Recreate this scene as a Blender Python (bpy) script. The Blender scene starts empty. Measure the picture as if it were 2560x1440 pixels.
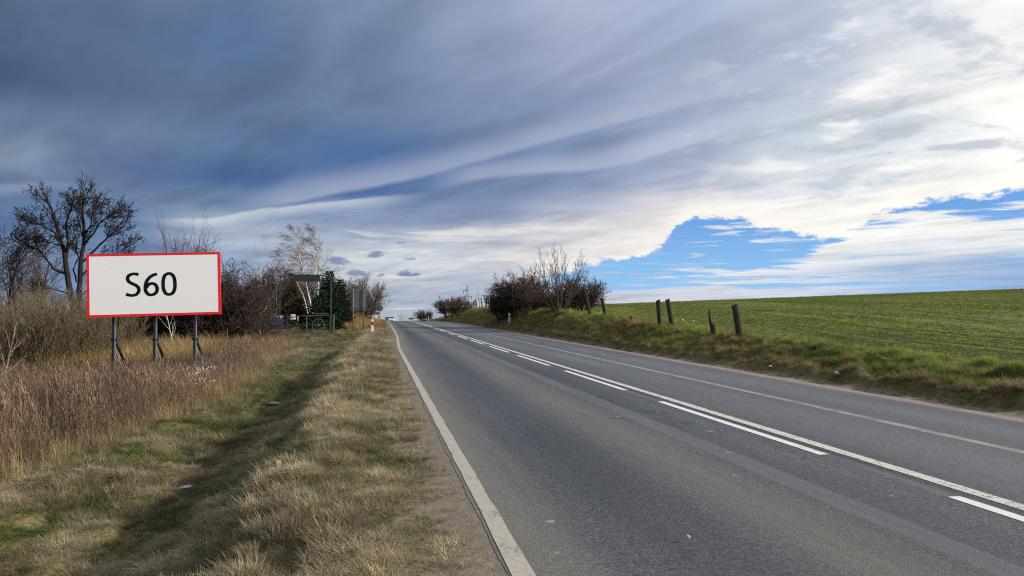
import bpy, math, random
import numpy as np
from mathutils import Vector, Matrix, Euler

scene = bpy.context.scene
COL = scene.collection
R = math.radians

# ------------------------------------------------------------------ camera
CAM_H, FPX, YAW, HORIZON = 1.5, 1900.0, R(10.0), 775.0     # photo pixels (2560 wide)
cam_data = bpy.data.cameras.new('camera')
cam = bpy.data.objects.new('camera', cam_data)
COL.objects.link(cam)
cam_data.sensor_width = 36.0
cam_data.lens = 36.0 * FPX / 2560.0
cam_data.clip_start, cam_data.clip_end = 0.1, 6000
cam.location = (0, 0, CAM_H)
PITCH = math.atan((HORIZON - 720.0) / FPX)
cam.rotation_euler = (R(90) + PITCH, 0, -YAW)
scene.camera = cam
scene.view_settings.view_transform = 'Standard'
scene.view_settings.look = 'None'
scene.view_settings.gamma = 1
scene.view_settings.use_curve_mapping = False
scene.view_settings.exposure = 0.18
scene.render.engine = 'CYCLES'
scene.cycles.max_bounces = 6
scene.cycles.transparent_max_bounces = 8
scene.cycles.use_denoising = False
scene.cycles.use_adaptive_sampling = False
scene.cycles.filter_width = 1.1
scene.cycles.sample_clamp_direct = 6.0
scene.cycles.sample_clamp_indirect = 1.5

SUN_AZ, SUN_EL = R(106), R(24)      # azimuth clockwise from +Y (the road's direction)

# ------------------------------------------------------------------ sky
def lin(c):
    out = []
    for v in c[:3]:
        v = v / 255.0
        out.append(v / 12.92 if v <= 0.04045 else ((v + 0.055) / 1.055) ** 2.4)
    return tuple(out)

class G:
    """small helper that writes node graphs as expressions"""
    def __init__(self, tree):
        self.t = tree
    def node(self, kind, **kw):
        n = self.t.nodes.new(kind)
        for k, v in kw.items():
            setattr(n, k, v)
        return n
    def put(self, sock, v):
        if hasattr(v, 'is_output') or isinstance(v, bpy.types.NodeSocket):
            self.t.links.new(v, sock)
        elif v is not None:
            if sock.type == 'RGBA' and len(v) == 3:
                v = (*v, 1.0)
            sock.default_value = v
    def m(self, op, a, b=None, c=None, clamp=False):
        n = self.node('ShaderNodeMath', operation=op, use_clamp=clamp)
        for i, v in enumerate((a, b, c)):
            if v is not None:
                self.put(n.inputs[i], v)
        return n.outputs[0]
    def add(self, a, b): return self.m('ADD', a, b)
    def sub(self, a, b): return self.m('SUBTRACT', a, b)
    def mul(self, a, b): return self.m('MULTIPLY', a, b)
    def vec(self, x=0.0, y=0.0, z=0.0):
        n = self.node('ShaderNodeCombineXYZ')
        for i, v in enumerate((x, y, z)):
            self.put(n.inputs[i], v)
        return n.outputs[0]
    def sep(self, v):
        n = self.node('ShaderNodeSeparateXYZ')
        self.put(n.inputs[0], v)
        return n.outputs
    def noise(self, v, scale, detail=4, rough=0.5, dist=0.0, out=0):
        n = self.node('ShaderNodeTexNoise')
        self.put(n.inputs['Vector'], v)
        n.inputs['Scale'].default_value = scale
        n.inputs['Detail'].default_value = detail
        n.inputs['Roughness'].default_value = rough
        n.inputs['Distortion'].default_value = dist
        return n.outputs[out]
    def step(self, x, lo, hi):
        """smoothstep; lo > hi gives the falling one"""
        n = self.node('ShaderNodeMapRange', interpolation_type='SMOOTHSTEP')
        self.put(n.inputs['Value'], x)
        flip = (not hasattr(lo, 'is_output')) and (not hasattr(hi, 'is_output')) and lo > hi
        a, b = (hi, lo) if flip else (lo, hi)
        self.put(n.inputs['From Min'], a); self.put(n.inputs['From Max'], b)
        n.inputs['To Min'].default_value = 1.0 if flip else 0.0
        n.inputs['To Max'].default_value = 0.0 if flip else 1.0
        return n.outputs['Result']
    def lerp(self, x, a, b, c=0.0, d=1.0):
        n = self.node('ShaderNodeMapRange')
        self.put(n.inputs['Value'], x)
        for k, v in (('From Min', a), ('From Max', b), ('To Min', c), ('To Max', d)):
            self.put(n.inputs[k], v)
        return n.outputs['Result']
    def curve(self, x, pts, lo, hi):
        """free curve through (x, y) points, x within lo..hi"""
        ys = [p[1] for p in pts]
        y0, y1 = min(ys), max(ys) + 1e-6
        n = self.node('ShaderNodeFloatCurve')
        c = n.mapping.curves[0]
        P = sorted(((p[0] - lo) / (hi - lo), (p[1] - y0) / (y1 - y0)) for p in pts)
        while len(c.points) < len(P):
            c.points.new(0.5, 0.5)
        for q, p in zip(c.points, P):
            q.location = p
            q.handle_type = 'AUTO_CLAMPED'
        n.mapping.extend = 'HORIZONTAL'
        n.mapping.update()
        self.put(n.inputs['Value'], self.lerp(x, lo, hi))
        return self.lerp(n.outputs[0], 0.0, 1.0, y0, y1)
    def ramp(self, x, stops, mode='EASE'):
        n = self.node('ShaderNodeValToRGB')
        r = n.color_ramp
        r.interpolation = mode
        while len(r.elements) < len(stops):
            r.elements.new(0.5)
        for e, (p, c) in zip(r.elements, sorted(stops, key=lambda s: s[0])):
            e.position = p
            e.color = (*c, 1.0) if len(c) == 3 else c
        self.put(n.inputs[0], x)
        return n.outputs[0]
    def mix(self, f, a, b, mode='MIX'):
        n = self.node('ShaderNodeMix', data_type='RGBA', blend_type=mode)
        self.put(n.inputs[0], f)
        self.put(n.inputs[6], a); self.put(n.inputs[7], b)
        return n.outputs[2]
    def scale(self, c, f):
        n = self.node('ShaderNodeVectorMath', operation='SCALE')
        self.put(n.inputs[0], c); self.put(n.inputs['Scale'], f)
        return n.outputs[0]

def pix_dir(px, py):
    """world direction (azimuth, elevation in degrees) that a photo pixel looks along"""
    x, y = (px - 1280.0) / FPX, (720.0 - py) / FPX
    f, u = math.cos(PITCH) - y * math.sin(PITCH), math.sin(PITCH) + y * math.cos(PITCH)
    return (math.degrees(YAW + math.atan2(x, f)), math.degrees(math.atan2(u, math.hypot(x, f))))

world = bpy.data.worlds.new("World")
scene.world = world
world.use_nodes = True
world.cycles.sampling_method = 'MANUAL'
world.cycles.sample_map_resolution = 512
wt = world.node_tree
wt.nodes.clear()
g = G(wt)
d = g.node('ShaderNodeTexCoord').outputs['Generated']
dx, dy, dz = g.sep(d)
az = g.mul(g.m('ARCTAN2', dx, dy), 180 / math.pi)
el = g.mul(g.m('ARCSINE', dz), 180 / math.pi)

# flat cloud deck coordinates; rolls run towards azimuth -31 degrees
zc = g.add(g.m('MAXIMUM', dz, 0.0), 0.10)
px_, py_ = g.m('DIVIDE', dx, zc), g.m('DIVIDE', dy, zc)
ca, sa = math.cos(R(-31)), math.sin(R(-31))
along = g.add(g.mul(px_, sa), g.mul(py_, ca))
across = g.sub(g.mul(px_, ca), g.mul(py_, sa))
roll = g.vec(g.mul(along, 0.28), g.mul(across, 1.0), 0.3)
deck = g.vec(px_, py_, 1.7)
angv = g.vec(g.mul(az, 0.05), g.mul(el, 0.16), 0.0)      # stretched along the horizon
n_roll = g.sub(g.noise(roll, 1.5, 5, 0.55, 0.25), 0.5)
n_roll2 = g.sub(g.noise(roll, 5.0, 4, 0.55, 0.1), 0.5)
n_deck = g.sub(g.noise(deck, 2.2, 5, 0.55, 0.2), 0.5)
n_low = g.sub(g.noise(angv, 1.2, 6, 0.6, 0.2), 0.5)
n_fine = g.sub(g.noise(g.vec(g.mul(az, 0.32), g.mul(el, 0.75), 2.0), 2.6, 4, 0.62, 0.1), 0.5)

# distorted position, so that no colour border stays straight
azd = g.add(az, g.mul(n_deck, 5.0))
eld = g.add(el, g.add(g.mul(n_low, 1.7), g.mul(n_roll, 2.6)))

XS = [0, 300, 600, 900, 1200, 1450, 1700, 2000, 2300, 2560]
ROWS = [
 (0,   [(112,125,145),(98,118,145),(88,113,148),(112,135,165),(140,155,182),(170,182,210),(160,174,202),(178,190,215),(208,214,226),(232,234,236)]),
 (150, [(84,103,134),(80,104,137),(84,110,147),(104,127,160),(130,146,176),(150,162,190),(152,166,194),(172,184,208),(215,220,228),(236,236,236)]),
 (280, [(70,90,124),(82,104,137),(88,112,145),(98,122,155),(120,138,171),(128,145,176),(152,166,195),(185,194,212),(224,227,230),(240,240,238)]),
 (380, [(98,120,150),(98,122,152),(88,114,151),(74,104,153),(90,116,158),(116,136,171),(156,169,196),(192,202,216),(210,217,223),(242,242,239)]),
 (465, [(128,146,172),(88,112,150),(68,98,147),(72,102,151),(104,127,163),(126,144,177),(163,174,199),(206,212,218),(218,222,223),(244,244,240)]),
 (530, [(90,112,150),(98,122,158),(104,129,164),(126,144,177),(124,140,173),(165,174,195),(220,215,218),(242,240,236),(242,242,238),(244,244,240)]),
 (590, [(88,114,158),(98,124,163),(165,178,195),(150,165,189),(182,190,204),(208,208,214),(230,225,222),(238,236,232),(232,234,232),(228,230,230)]),
 (650, [(106,132,171),(104,131,170),(140,158,186),(190,198,205),(198,201,208),(206,205,211),(224,221,222),(228,230,230),(217,221,226),(216,221,227)]),
 (700, [(108,134,172),(108,134,172),(150,165,190),(184,191,200),(175,183,200),(190,193,205),(216,217,224),(202,210,223),(168,187,215),(145,171,210)]),
 (742, [(120,145,180),(120,145,180),(150,165,188),(165,175,193),(165,176,197),(176,186,205),(198,204,217),(192,202,220),(150,176,213),(142,172,213)]),
 (785, [(150,165,188),(150,165,188),(165,175,190),(172,180,194),(172,180,196),(184,192,206),(225,222,222),(226,226,228),(224,228,232),(228,230,232)]),
]
def slate(c):
    l = 0.2126 * c[0] + 0.7152 * c[1] + 0.0722 * c[2]
    return tuple(0.92 * v + 0.08 * l for v in c)
def azf(a): return (a + 180.0) / 360.0
az01 = g.lerp(azd, -180, 180)
sky_c, prev_e = None, None
for py, cols in reversed(ROWS):
    stops = [(azf(pix_dir(x, 500)[0]), slate(lin(c))) for x, c in zip(XS, cols)]
    mean = tuple(0.4 * a + 0.6 * b for a, b in zip(stops[0][1], stops[-1][1]))
    stops += [(0.0, mean), (azf(-70), stops[0][1]), (azf(80), tuple(min(1.15, 1.12 * v) for v in stops[9][1])), (azf(140), tuple(1.05 * v for v in stops[9][1])), (1.0, mean)]
    c = g.ramp(az01, stops, 'B_SPLINE' if False else 'EASE')
    e = pix_dir(1280, py)[1]
    if sky_c is None:
        sky_c = c
    else:
        sky_c = g.mix(g.step(eld, prev_e, e), sky_c, c)
    prev_e = e

# broad light and shade of the cloud rolls
billow = g.m('ABSOLUTE', g.sub(g.noise(g.vec(g.mul(along, 0.42), g.mul(across, 1.25), 5.3), 2.3, 4, 0.5, 0.4), 0.5))
billow2 = g.m('ABSOLUTE', g.sub(g.noise(g.vec(g.mul(along, 1.0), g.mul(across, 1.5), 9.1), 4.6, 4, 0.55, 0.3), 0.5))
lum = g.add(1.0, g.add(g.mul(n_roll, 0.46), g.mul(n_roll2, 0.13)))
lum = g.add(lum, g.add(g.mul(g.sub(0.09, billow), 1.0), g.mul(g.sub(0.09, billow2), 0.22)))
# long thin streaks of lit and shaded cloud low over the horizon
n_str = g.sub(g.noise(g.vec(g.mul(az, 0.085), g.mul(el, 0.85), 7.0), 1.5, 6, 0.6, 0.3), 0.5)
lowband = g.mul(g.step(el, 9.5, 6.0), g.step(az, 30.0, 14.0))
lum = g.add(lum, g.mul(g.mul(n_str, lowband), 0.75))
sky_c = g.scale(sky_c, lum)
cream = g.mul(g.mul(g.step(n_str, 0.02, 0.20), g.step(el, 7.6, 5.6)), g.mul(g.step(az, -9.0, 0.0), g.step(az, 22.0, 15.0)))
sky_c = g.mix(g.mul(cream, 0.6), sky_c, lin((236, 226, 212)))

def ridge(pts, color, lo_w, hi_w, strength, rag=0.5):
    """soft-topped bright roll that follows a line; sharp below, fading above (widths in degrees)"""
    global sky_c
    P = [pix_dir(*p) for p in pts]
    a0, a1 = P[0][0], P[-1][0]
    c = g.curve(az, P, a0, a1)
    dd = g.sub(g.add(el, g.add(g.mul(n_roll2, rag), g.mul(n_low, rag))), c)
    k = g.mul(g.step(dd, -lo_w, 0.0), g.step(dd, hi_w, 0.0))
    ends = g.mul(g.step(az, a0, a0 + 5.0), g.step(az, a1, a1 - 7.0))
    patch = g.add(0.75, g.mul(n_low, 1.1))
    k = g.mul(g.mul(k, ends), g.mul(patch, strength))
    sky_c = g.mix(k, sky_c, lin(color))

ridge([(560, 530), (830, 478), (1000, 446), (1200, 395), (1400, 340), (1600, 287), (1900, 205), (2250, 105)], (176, 185, 206), 0.45, 2.2, 0.75)
ridge([(1050, 470), (1280, 432), (1500, 412), (1700, 358), (1900, 292), (2150, 225)], (190, 197, 215), 0.5, 1.7, 0.65)
ridge([(330, 552), (480, 550), (640, 529), (750, 516), (900, 500), (1090, 482)], (208, 214, 220), 0.9, 0.25, 0.8, 0.6)
ridge([(-200, 478), (40, 470), (130, 466), (280, 470)], (168, 182, 202), 0.8, 0.4, 0.6, 0.6)

# heaped, brighter cloud towards the sun
sunward = g.step(azd, 20.0, 36.0)
heap = g.add(g.mul(g.noise(deck, 3.0, 6, 0.55, 0.15), 0.65), g.mul(g.noise(g.vec(g.mul(az, 0.10), g.mul(el, 0.22), 6.0), 2.0, 6, 0.6, 0.1), 0.35))
heap_hi = g.mul(g.step(heap, 0.50, 0.62), g.mul(sunward, g.step(el, 4.5, 9.0)))
heap_lo = g.mul(g.step(heap, 0.49, 0.40), g.mul(sunward, g.step(el, 5.5, 9.0)))
sky_c = g.mix(g.mul(heap_hi, 0.85), sky_c, (0.97, 0.96, 0.92))
sky_c = g.mix(g.mul(heap_lo, 0.70), sky_c, lin((178, 188, 202)))

# the clear gap: real sky seen below the ragged edge of the deck
UP = [(1330, 700), (1400, 676), (1480, 656), (1560, 640), (1640, 622), (1668, 596), (1700, 560), (1750, 537), (1830, 536),
      (1890, 556), (1960, 572), (2050, 584), (2110, 572), (2170, 548), (2240, 522), (2330, 498), (2440, 486), (2560, 462), (2900, 420)]
LOW = [(1330, 722), (1440, 716), (1560, 708), (1700, 686), (1860, 680), (1960, 668), (2030, 632), (2090, 600), (2140, 577),
       (2220, 556), (2330, 538), (2560, 530), (2900, 520)]
UPd, LOWd = [pix_dir(*p) for p in UP], [pix_dir(*p) for p in LOW]
n_frost = g.sub(g.noise(g.vec(g.mul(az, 0.9), g.mul(el, 1.7), 3.0), 2.6, 4, 0.65, 0.3), 0.5)
rag = g.add(g.add(g.mul(n_fine, 1.5), g.mul(n_frost, 0.7)), g.mul(g.sub(g.noise(g.vec(g.mul(az, 0.16), g.mul(el, 0.4), 0.0), 1.6, 6, 0.62, 0.2), 0.5), 1.5))
c_up = g.curve(az, UPd, UPd[0][0], UPd[-1][0])
c_low = g.curve(az, LOWd, LOWd[0][0], LOWd[-1][0])
d_up = g.sub(c_up, g.add(el, rag))                       # > 0 below the deck's edge
streak = g.sub(g.noise(g.vec(g.mul(az, 0.085), g.mul(el, 1.15), 4.0), 1.7, 7, 0.62, 0.3), 0.5)
d_low = g.sub(g.add(el, g.mul(streak, 5.5)), c_low)      # > 0 above the streaky veil
wisp = g.noise(g.vec(g.mul(az, 0.10), g.mul(el, 0.85), 14.0), 2.4, 7, 0.62, 0.5)
wisp_k = g.step(wisp, 0.53, 0.70)
gap = g.mul(g.step(d_up, -0.06, 0.42), g.step(d_low, -0.25, 0.55))
gap = g.mul(gap, g.sub(1.0, g.mul(g.mul(wisp_k, g.step(az, 34.0, 28.0)), 0.85)))
side = g.mul(g.step(az, 10.0, 13.5), g.step(az, 75.0, 58.0))
gap = g.mul(gap, side)
# thin blue strips further down
strip_n = g.noise(g.vec(g.mul(az, 0.07), g.mul(el, 1.5), 9.0), 1.35, 6, 0.55, 0.3)
strip_w = g.mul(g.step(el, 0.9, 1.7), g.step(el, 4.2, 3.2))
strip = g.mul(g.mul(g.step(strip_n, 0.50, 0.58), strip_w), g.mul(g.step(az, 13.5, 18.0), g.step(az, 60.0, 33.0)))
blue = g.m('MAXIMUM', gap, g.mul(strip, 0.9))
# bright lit rim of the deck just above the gap
rim = g.mul(g.mul(g.mul(g.step(d_up, -2.4, -0.1), g.step(d_up, 0.45, 0.1)), side), g.lerp(n_fine, -0.25, 0.25, 0.55, 1.25))
sky_c = g.mix(g.mul(rim, 0.62), sky_c, (0.98, 0.94, 0.86))

nish = g.node('ShaderNodeTexSky', sky_type='NISHITA')
nish.sun_disc = False
nish.sun_elevation = SUN_EL
nish.sun_rotation = SUN_AZ
nish.altitude = 200
nish.air_density, nish.dust_density, nish.ozone_density = 1.0, 0.3, 2.0
SKY_STRENGTH = 0.1
clear = g.scale(nish.outputs[0], 1.0)
clear = g.mix(0.7, clear, (0.62, 2.75, 7.6))
clear = g.mix(g.step(el, 7.5, 1.5), clear, (2.4, 4.9, 7.9))            # cold, clean winter blue (before the strength)
clouds = g.scale(sky_c, 0.93 / SKY_STRENGTH)

# small dark scud clouds near the horizon
def puff(px, py, w, h, k):
    global clouds
    a, e = pix_dir(px, py)
    rx, ry = w / FPX * 57.3, h / FPX * 57.3
    qx = g.m('DIVIDE', g.sub(g.add(az, g.mul(n_fine, 1.6)), a), rx)
    qy = g.m('DIVIDE', g.sub(g.add(el, g.mul(n_fine, 0.35)), e), ry)
    qy = g.m('MULTIPLY', qy, g.lerp(g.m('SIGN', qy), -1, 1, 1.9, 1.0))     # flat below, heaped above
    r2 = g.add(g.mul(qx, qx), g.mul(qy, qy))
    f = g.step(g.add(r2, g.mul(n_fine, 5.0)), 1.5, 0.0)
    clouds = g.mix(g.mul(f, k), clouds, tuple(v / SKY_STRENGTH for v in lin((112, 130, 165))))
for p in [(1018, 687, 27, 9, 0.95), (896, 685, 32, 11, 0.9), (934, 640, 19, 9, 0.85), (846, 656, 24, 11, 0.85),
          (1024, 648, 18, 5, 0.6), (951, 690, 10, 5, 0.7), (1000, 608, 14, 4, 0.5), (600, 668, 30, 14, 0.5)]:
    puff(*p)
final = g.mix(blue, clouds, clear)
# below the horizon: dull ground colour
final = g.mix(g.step(el, -0.3, -2.0), final, (1.2, 1.15, 1.0))
bg = g.node('ShaderNodeBackground')
g.put(bg.inputs['Color'], final)
bg.inputs['Strength'].default_value = SKY_STRENGTH
wo = g.node('ShaderNodeOutputWorld')
wt.links.new(bg.outputs[0], wo.inputs[0])

# ------------------------------------------------------------------ sun
sun_d = bpy.data.lights.new('sun', 'SUN')
sun_d.energy = 4.8
sun_d.angle = R(1.5)
sun_d.color = (1.0, 0.92, 0.81)
sun = bpy.data.objects.new('sun', sun_d)
COL.objects.link(sun)
sun.rotation_euler = Vector((-math.sin(SUN_AZ) * math.cos(SUN_EL), -math.cos(SUN_AZ) * math.cos(SUN_EL), -math.sin(SUN_EL))).to_track_quat('-Z', 'Y').to_euler()

# ------------------------------------------------------------------ shape of the land
rng = np.random.default_rng(7)

def vnoise(x, y, seed=0):
    """smooth value noise, -1..1"""
    x = np.asarray(x, float); y = np.asarray(y, float)
    xi, yi = np.floor(x).astype(np.int64), np.floor(y).astype(np.int64)
    fx, fy = x - xi, y - yi
    fx, fy = fx * fx * (3 - 2 * fx), fy * fy * (3 - 2 * fy)
    def h(a, b):
        n = (a * 374761393 + b * 668265263 + seed * 974634777) & 0xFFFFFFFF
        n = ((n ^ (n >> 13)) * 1274126177) & 0xFFFFFFFF
        return ((n ^ (n >> 16)) & 0xFFFF) / 32767.5 - 1.0
    a, b, c, e = h(xi, yi), h(xi + 1, yi), h(xi, yi + 1), h(xi + 1, yi + 1)
    return (a * (1 - fx) + b * fx) * (1 - fy) + (c * (1 - fx) + e * fx) * fy

def fbm(x, y, seed=0, octaves=3):
    s, a, t = 0.0, 1.0, 0.0
    for o in range(octaves):
        s = s + a * vnoise(x * 2 ** o, y * 2 ** o, seed + o * 17)
        t += a
        a *= 0.5
    return s / t

def sstep(x, a, b):
    t = np.clip((x - a) / (b - a), 0, 1)
    return t * t * (3 - 2 * t)

def road_z(y):
    y = np.asarray(y, float)
    a = -1e-4 * np.clip(y - 70, 0, 73) ** 2
    return a - 0.0165 * np.clip(y - 143, 0, 150) - 0.05 * np.clip(y - 293, 0, 500)

def edge_l(y): return np.interp(y, [0, 30, 45, 60, 143, 300], [.74, .74, 1.02, 1.12, 1.38, 1.6])
def edge_r(y): return np.interp(y, [0, 60, 90, 143, 300], [8.75, 8.85, 8.95, 9.4, 9.6])
def post_off(y): return np.interp(y, [0, 22, 37, 86, 143], [2.4, 2.45, 3.0, 4.1, 4.1])
def bank_h(y): return np.interp(y, [-5, 0, 12, 22, 30, 37, 60, 86, 100, 115, 143, 200, 300], [.12, .16, .30, .44, .74, .97, 1.42, 1.70, 1.60, 1.36, .85, .0, -.4])
def weed_edge(y): return np.interp(y, [0, 10, 13, 18.6, 30, 50, 60], [-4.7, -4.5, -3.9, -3.5, -4.0, -5.3, -5.8])

# left of the road: heights relative to the road, by distance u from its edge and by y
_u = np.array([-60, -25, -10, -6, -4.2, -3.0, -2.2, -1.5, -.4, 0])
_y = np.array([-8, 8, 20, 32, 42, 50, 57, 62, 75, 100, 143, 250, 420])
_t = np.array([
 [-1.6, -1.5, -1.15, -.72, -.50, -.80, -.46, .03, -.004, -.002],
 [-1.6, -1.5, -1.15, -.72, -.50, -.80, -.46, .03, -.004, -.002],
 [-1.7, -1.6, -1.25, -.80, -.53, -.78, -.46, .03, -.004, -.002],
 [-1.7, -1.6, -1.30, -.85, -.58, -.72, -.40, .03, -.004, -.002],
 [-1.5, -1.4, -1.15, -.75, -.55, -.50, -.30, .0, -.004, -.002],
 [-1.2, -1.1, -.8, -.5, -.34, -.32, -.22, .0, -.004, -.002],
 [-1.0, -.9, -.5, -.28, -.22, -.20, -.12, .0, -.004, -.002],
 [.3, .3, .25, .2, .15, .05, .0, .0, -.004, -.002],
 [1.2, 1.2, 1.2, 1.15, .95, .5, .15, .02, -.004, -.002],
 [1.3, 1.3, 1.3, 1.2, 1.0, .6, .2, .02, -.004, -.002],
 [.6, .6, .6, .5, .35, .2, .05, .0, -.004, -.002],
 [-.2, -.2, -.2, -.2, -.2, -.2, -.15, -.05, -.004, -.002],
 [-1, -1, -1, -1, -.6, -.4, -.2, -.05, -.004, -.002]])
_UG, _YG = np.arange(-60, 0.01, 0.1), np.arange(-8, 420.1, 0.5)
_tab = np.array([np.interp(_UG, _u, row) for row in _t])
_tab = np.array([np.interp(_YG, _y, _tab[:, i]) for i in range(len(_UG))]).T
def _blur(a, s, axis):
    k = np.exp(-0.5 * (np.arange(-3 * s, 3 * s + 1) / s) ** 2); k /= k.sum()
    pad = [(0, 0), (0, 0)]; pad[axis] = (3 * s, 3 * s)
    b = np.pad(a, pad, mode='edge')
    return np.apply_along_axis(lambda v: np.convolve(v, k, 'valid'), axis, b)
_tab = _blur(_blur(_tab, 2, 1), 5, 0)

def left_h(x, y):
    u = np.clip(x - edge_l(y), -60, 0)
    fu, fy = (u + 60) / 0.1, np.clip((y + 8) / 0.5, 0, len(_YG) - 1.001)
    iu, iy = np.clip(fu.astype(int), 0, len(_UG) - 2), fy.astype(int)
    a, b = fu - iu, fy - iy
    z = (_tab[iy, iu] * (1 - a) + _tab[iy, iu + 1] * a) * (1 - b) + (_tab[iy + 1, iu] * (1 - a) + _tab[iy + 1, iu + 1] * a) * b
    grassy = sstep(u, -.45, -1.3)
    z = z + grassy * (0.12 * fbm(x * 1.9, y * 1.5, 3, 3) + 0.055 * vnoise(x * 4.1, y * 3.4, 13) + 0.08 * np.abs(vnoise(x * 3.3, y * 2.6, 9)))
    z = z + sstep(u, -.1, -.5) * 0.02 * fbm(x * 4, y * 4, 5, 2)
    z = z - 0.02 * np.clip(-60 - (x - edge_l(y)), 0, 400)
    return z + road_z(y)

def right_h(x, y):
    v = np.maximum(x - edge_r(y), 0)
    p, B = post_off(y), bank_h(y)
    t = np.clip((v - 1.15) / np.maximum(p - 1.0 - 0.15, .3), 0, 1)
    up = 0.11 + (B - 0.11) * (t ** 0.9 * (1 - t) + t * np.sin(t * 1.5708))
    foot = np.interp(v, [0, .35, .75, .95, 1.2], [-.03, -.02, .07, .12, .09])
    z = np.where(v < 1.15, foot, up)
    bank = sstep(v, .45, .9) * (1 - sstep(v - p, .7, 1.3))
    z = z + bank * (0.09 * fbm(x * 2.1, y * 1.7, 21, 3) + 0.05 * vnoise(x * 4.3, y * 3.6, 33) + 0.22 * np.abs(vnoise(x * 2.3, y * 1.9, 31)))
    z = z + sstep(v, .05, .4) * (1 - sstep(v, .5, .9)) * .025 * fbm(x * 5, y * 5, 41, 2)
    f = np.maximum(v - p - .8, 0)                         # the field beyond the posts
    far = np.clip(np.hypot(x, y) - 112, 0, 600)
    z = z + 0.037 * np.minimum(f, 160) - np.minimum(1.6e-4 * far ** 2, 0.12 * far) * sstep(f, 2, 30)
    rows = sstep(f, .3, 1.2)
    z = z + rows * 0.025 * fbm(x * 3, y * 3, 51, 2)
    return z + road_z(y)

def H(x, y):
    x = np.asarray(x, float); y = np.asarray(y, float)
    return np.where(x < edge_l(y), left_h(x, y), np.where(x > edge_r(y), right_h(x, y), road_z(y)))
def ground(x, y): return float(H(np.array([x]), np.array([y]))[0])

_F, _R = (math.sin(YAW), math.cos(YAW)), (math.cos(YAW), -math.sin(YAW))
def spot(px, depth):
    """ground point `depth` metres away in the direction of a photo column"""
    t = (px - 1280.0) / FPX
    x, y = depth * (_F[0] + t * _R[0]), depth * (_F[1] + t * _R[1])
    return x, y, ground(x, y)
def height_at(py, depth):
    return CAM_H + (HORIZON - py) / FPX * depth

# ------------------------------------------------------------------ objects, meshes, materials
def tag(o, label=None, cat=None, group=None, kind=None):
    if label: o['label'] = label
    if cat: o['category'] = cat
    if group: o['group'] = group
    if kind: o['kind'] = kind
    return o

def new_mesh(name, verts, faces_flat, counts, mat=None, smooth=False):
    """verts (N,3), flat corner indices and corners per face, as numpy arrays"""
    me = bpy.data.meshes.new(name)
    verts = np.asarray(verts, np.float32); fl = np.asarray(faces_flat, np.int32).ravel(); counts = np.asarray(counts, np.int32)
    me.vertices.add(len(verts)); me.vertices.foreach_set('co', verts.ravel())
    me.loops.add(len(fl)); me.loops.foreach_set('vertex_index', fl)
    me.polygons.add(len(counts))
    me.polygons.foreach_set('loop_start', np.concatenate(([0], np.cumsum(counts)[:-1])).astype(np.int32))
    me.polygons.foreach_set('loop_total', counts)
    if smooth:
        me.polygons.foreach_set('use_smooth', np.ones(len(counts), bool))
    me.update(calc_edges=True)
    me.validate()
    if mat: me.materials.append(mat)
    return me

def link(name, me, parent=None, loc=None):
    o = bpy.data.objects.new(name, me)
    COL.objects.link(o)
    if parent is not None: o.parent = parent
    if loc is not None: o.location = loc
    return o

def empty(name, loc, rz=0.0):
    o = bpy.data.objects.new(name, None)
    o.empty_display_size = 0.2
    COL.objects.link(o)
    o.location = loc; o.rotation_euler = (0, 0, rz)
    return o

def copy_tree(o, parent=None):
    c = o.copy(); COL.objects.link(c)
    c.parent = parent
    for ch in o.children:
        copy_tree(ch, c)
    return c

def grid_mesh(name, X, Y, Z, mat, attrs=None):
    """X, Y, Z: (rows, columns)"""
    r, c = X.shape
    v = np.stack([X, Y, Z], -1).reshape(-1, 3)
    i = np.arange(r * c).reshape(r, c)
    q = np.stack([i[:-1, :-1], i[:-1, 1:], i[1:, 1:], i[1:, :-1]], -1).reshape(-1, 4)
    me = new_mesh(name, v, q.ravel(), np.full(len(q), 4), mat, True)
    for k, a in (attrs or {}).items():
        at = me.attributes.new(k, 'FLOAT', 'POINT')
        at.data.foreach_set('value', np.asarray(a, np.float32).ravel())
    return me

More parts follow.
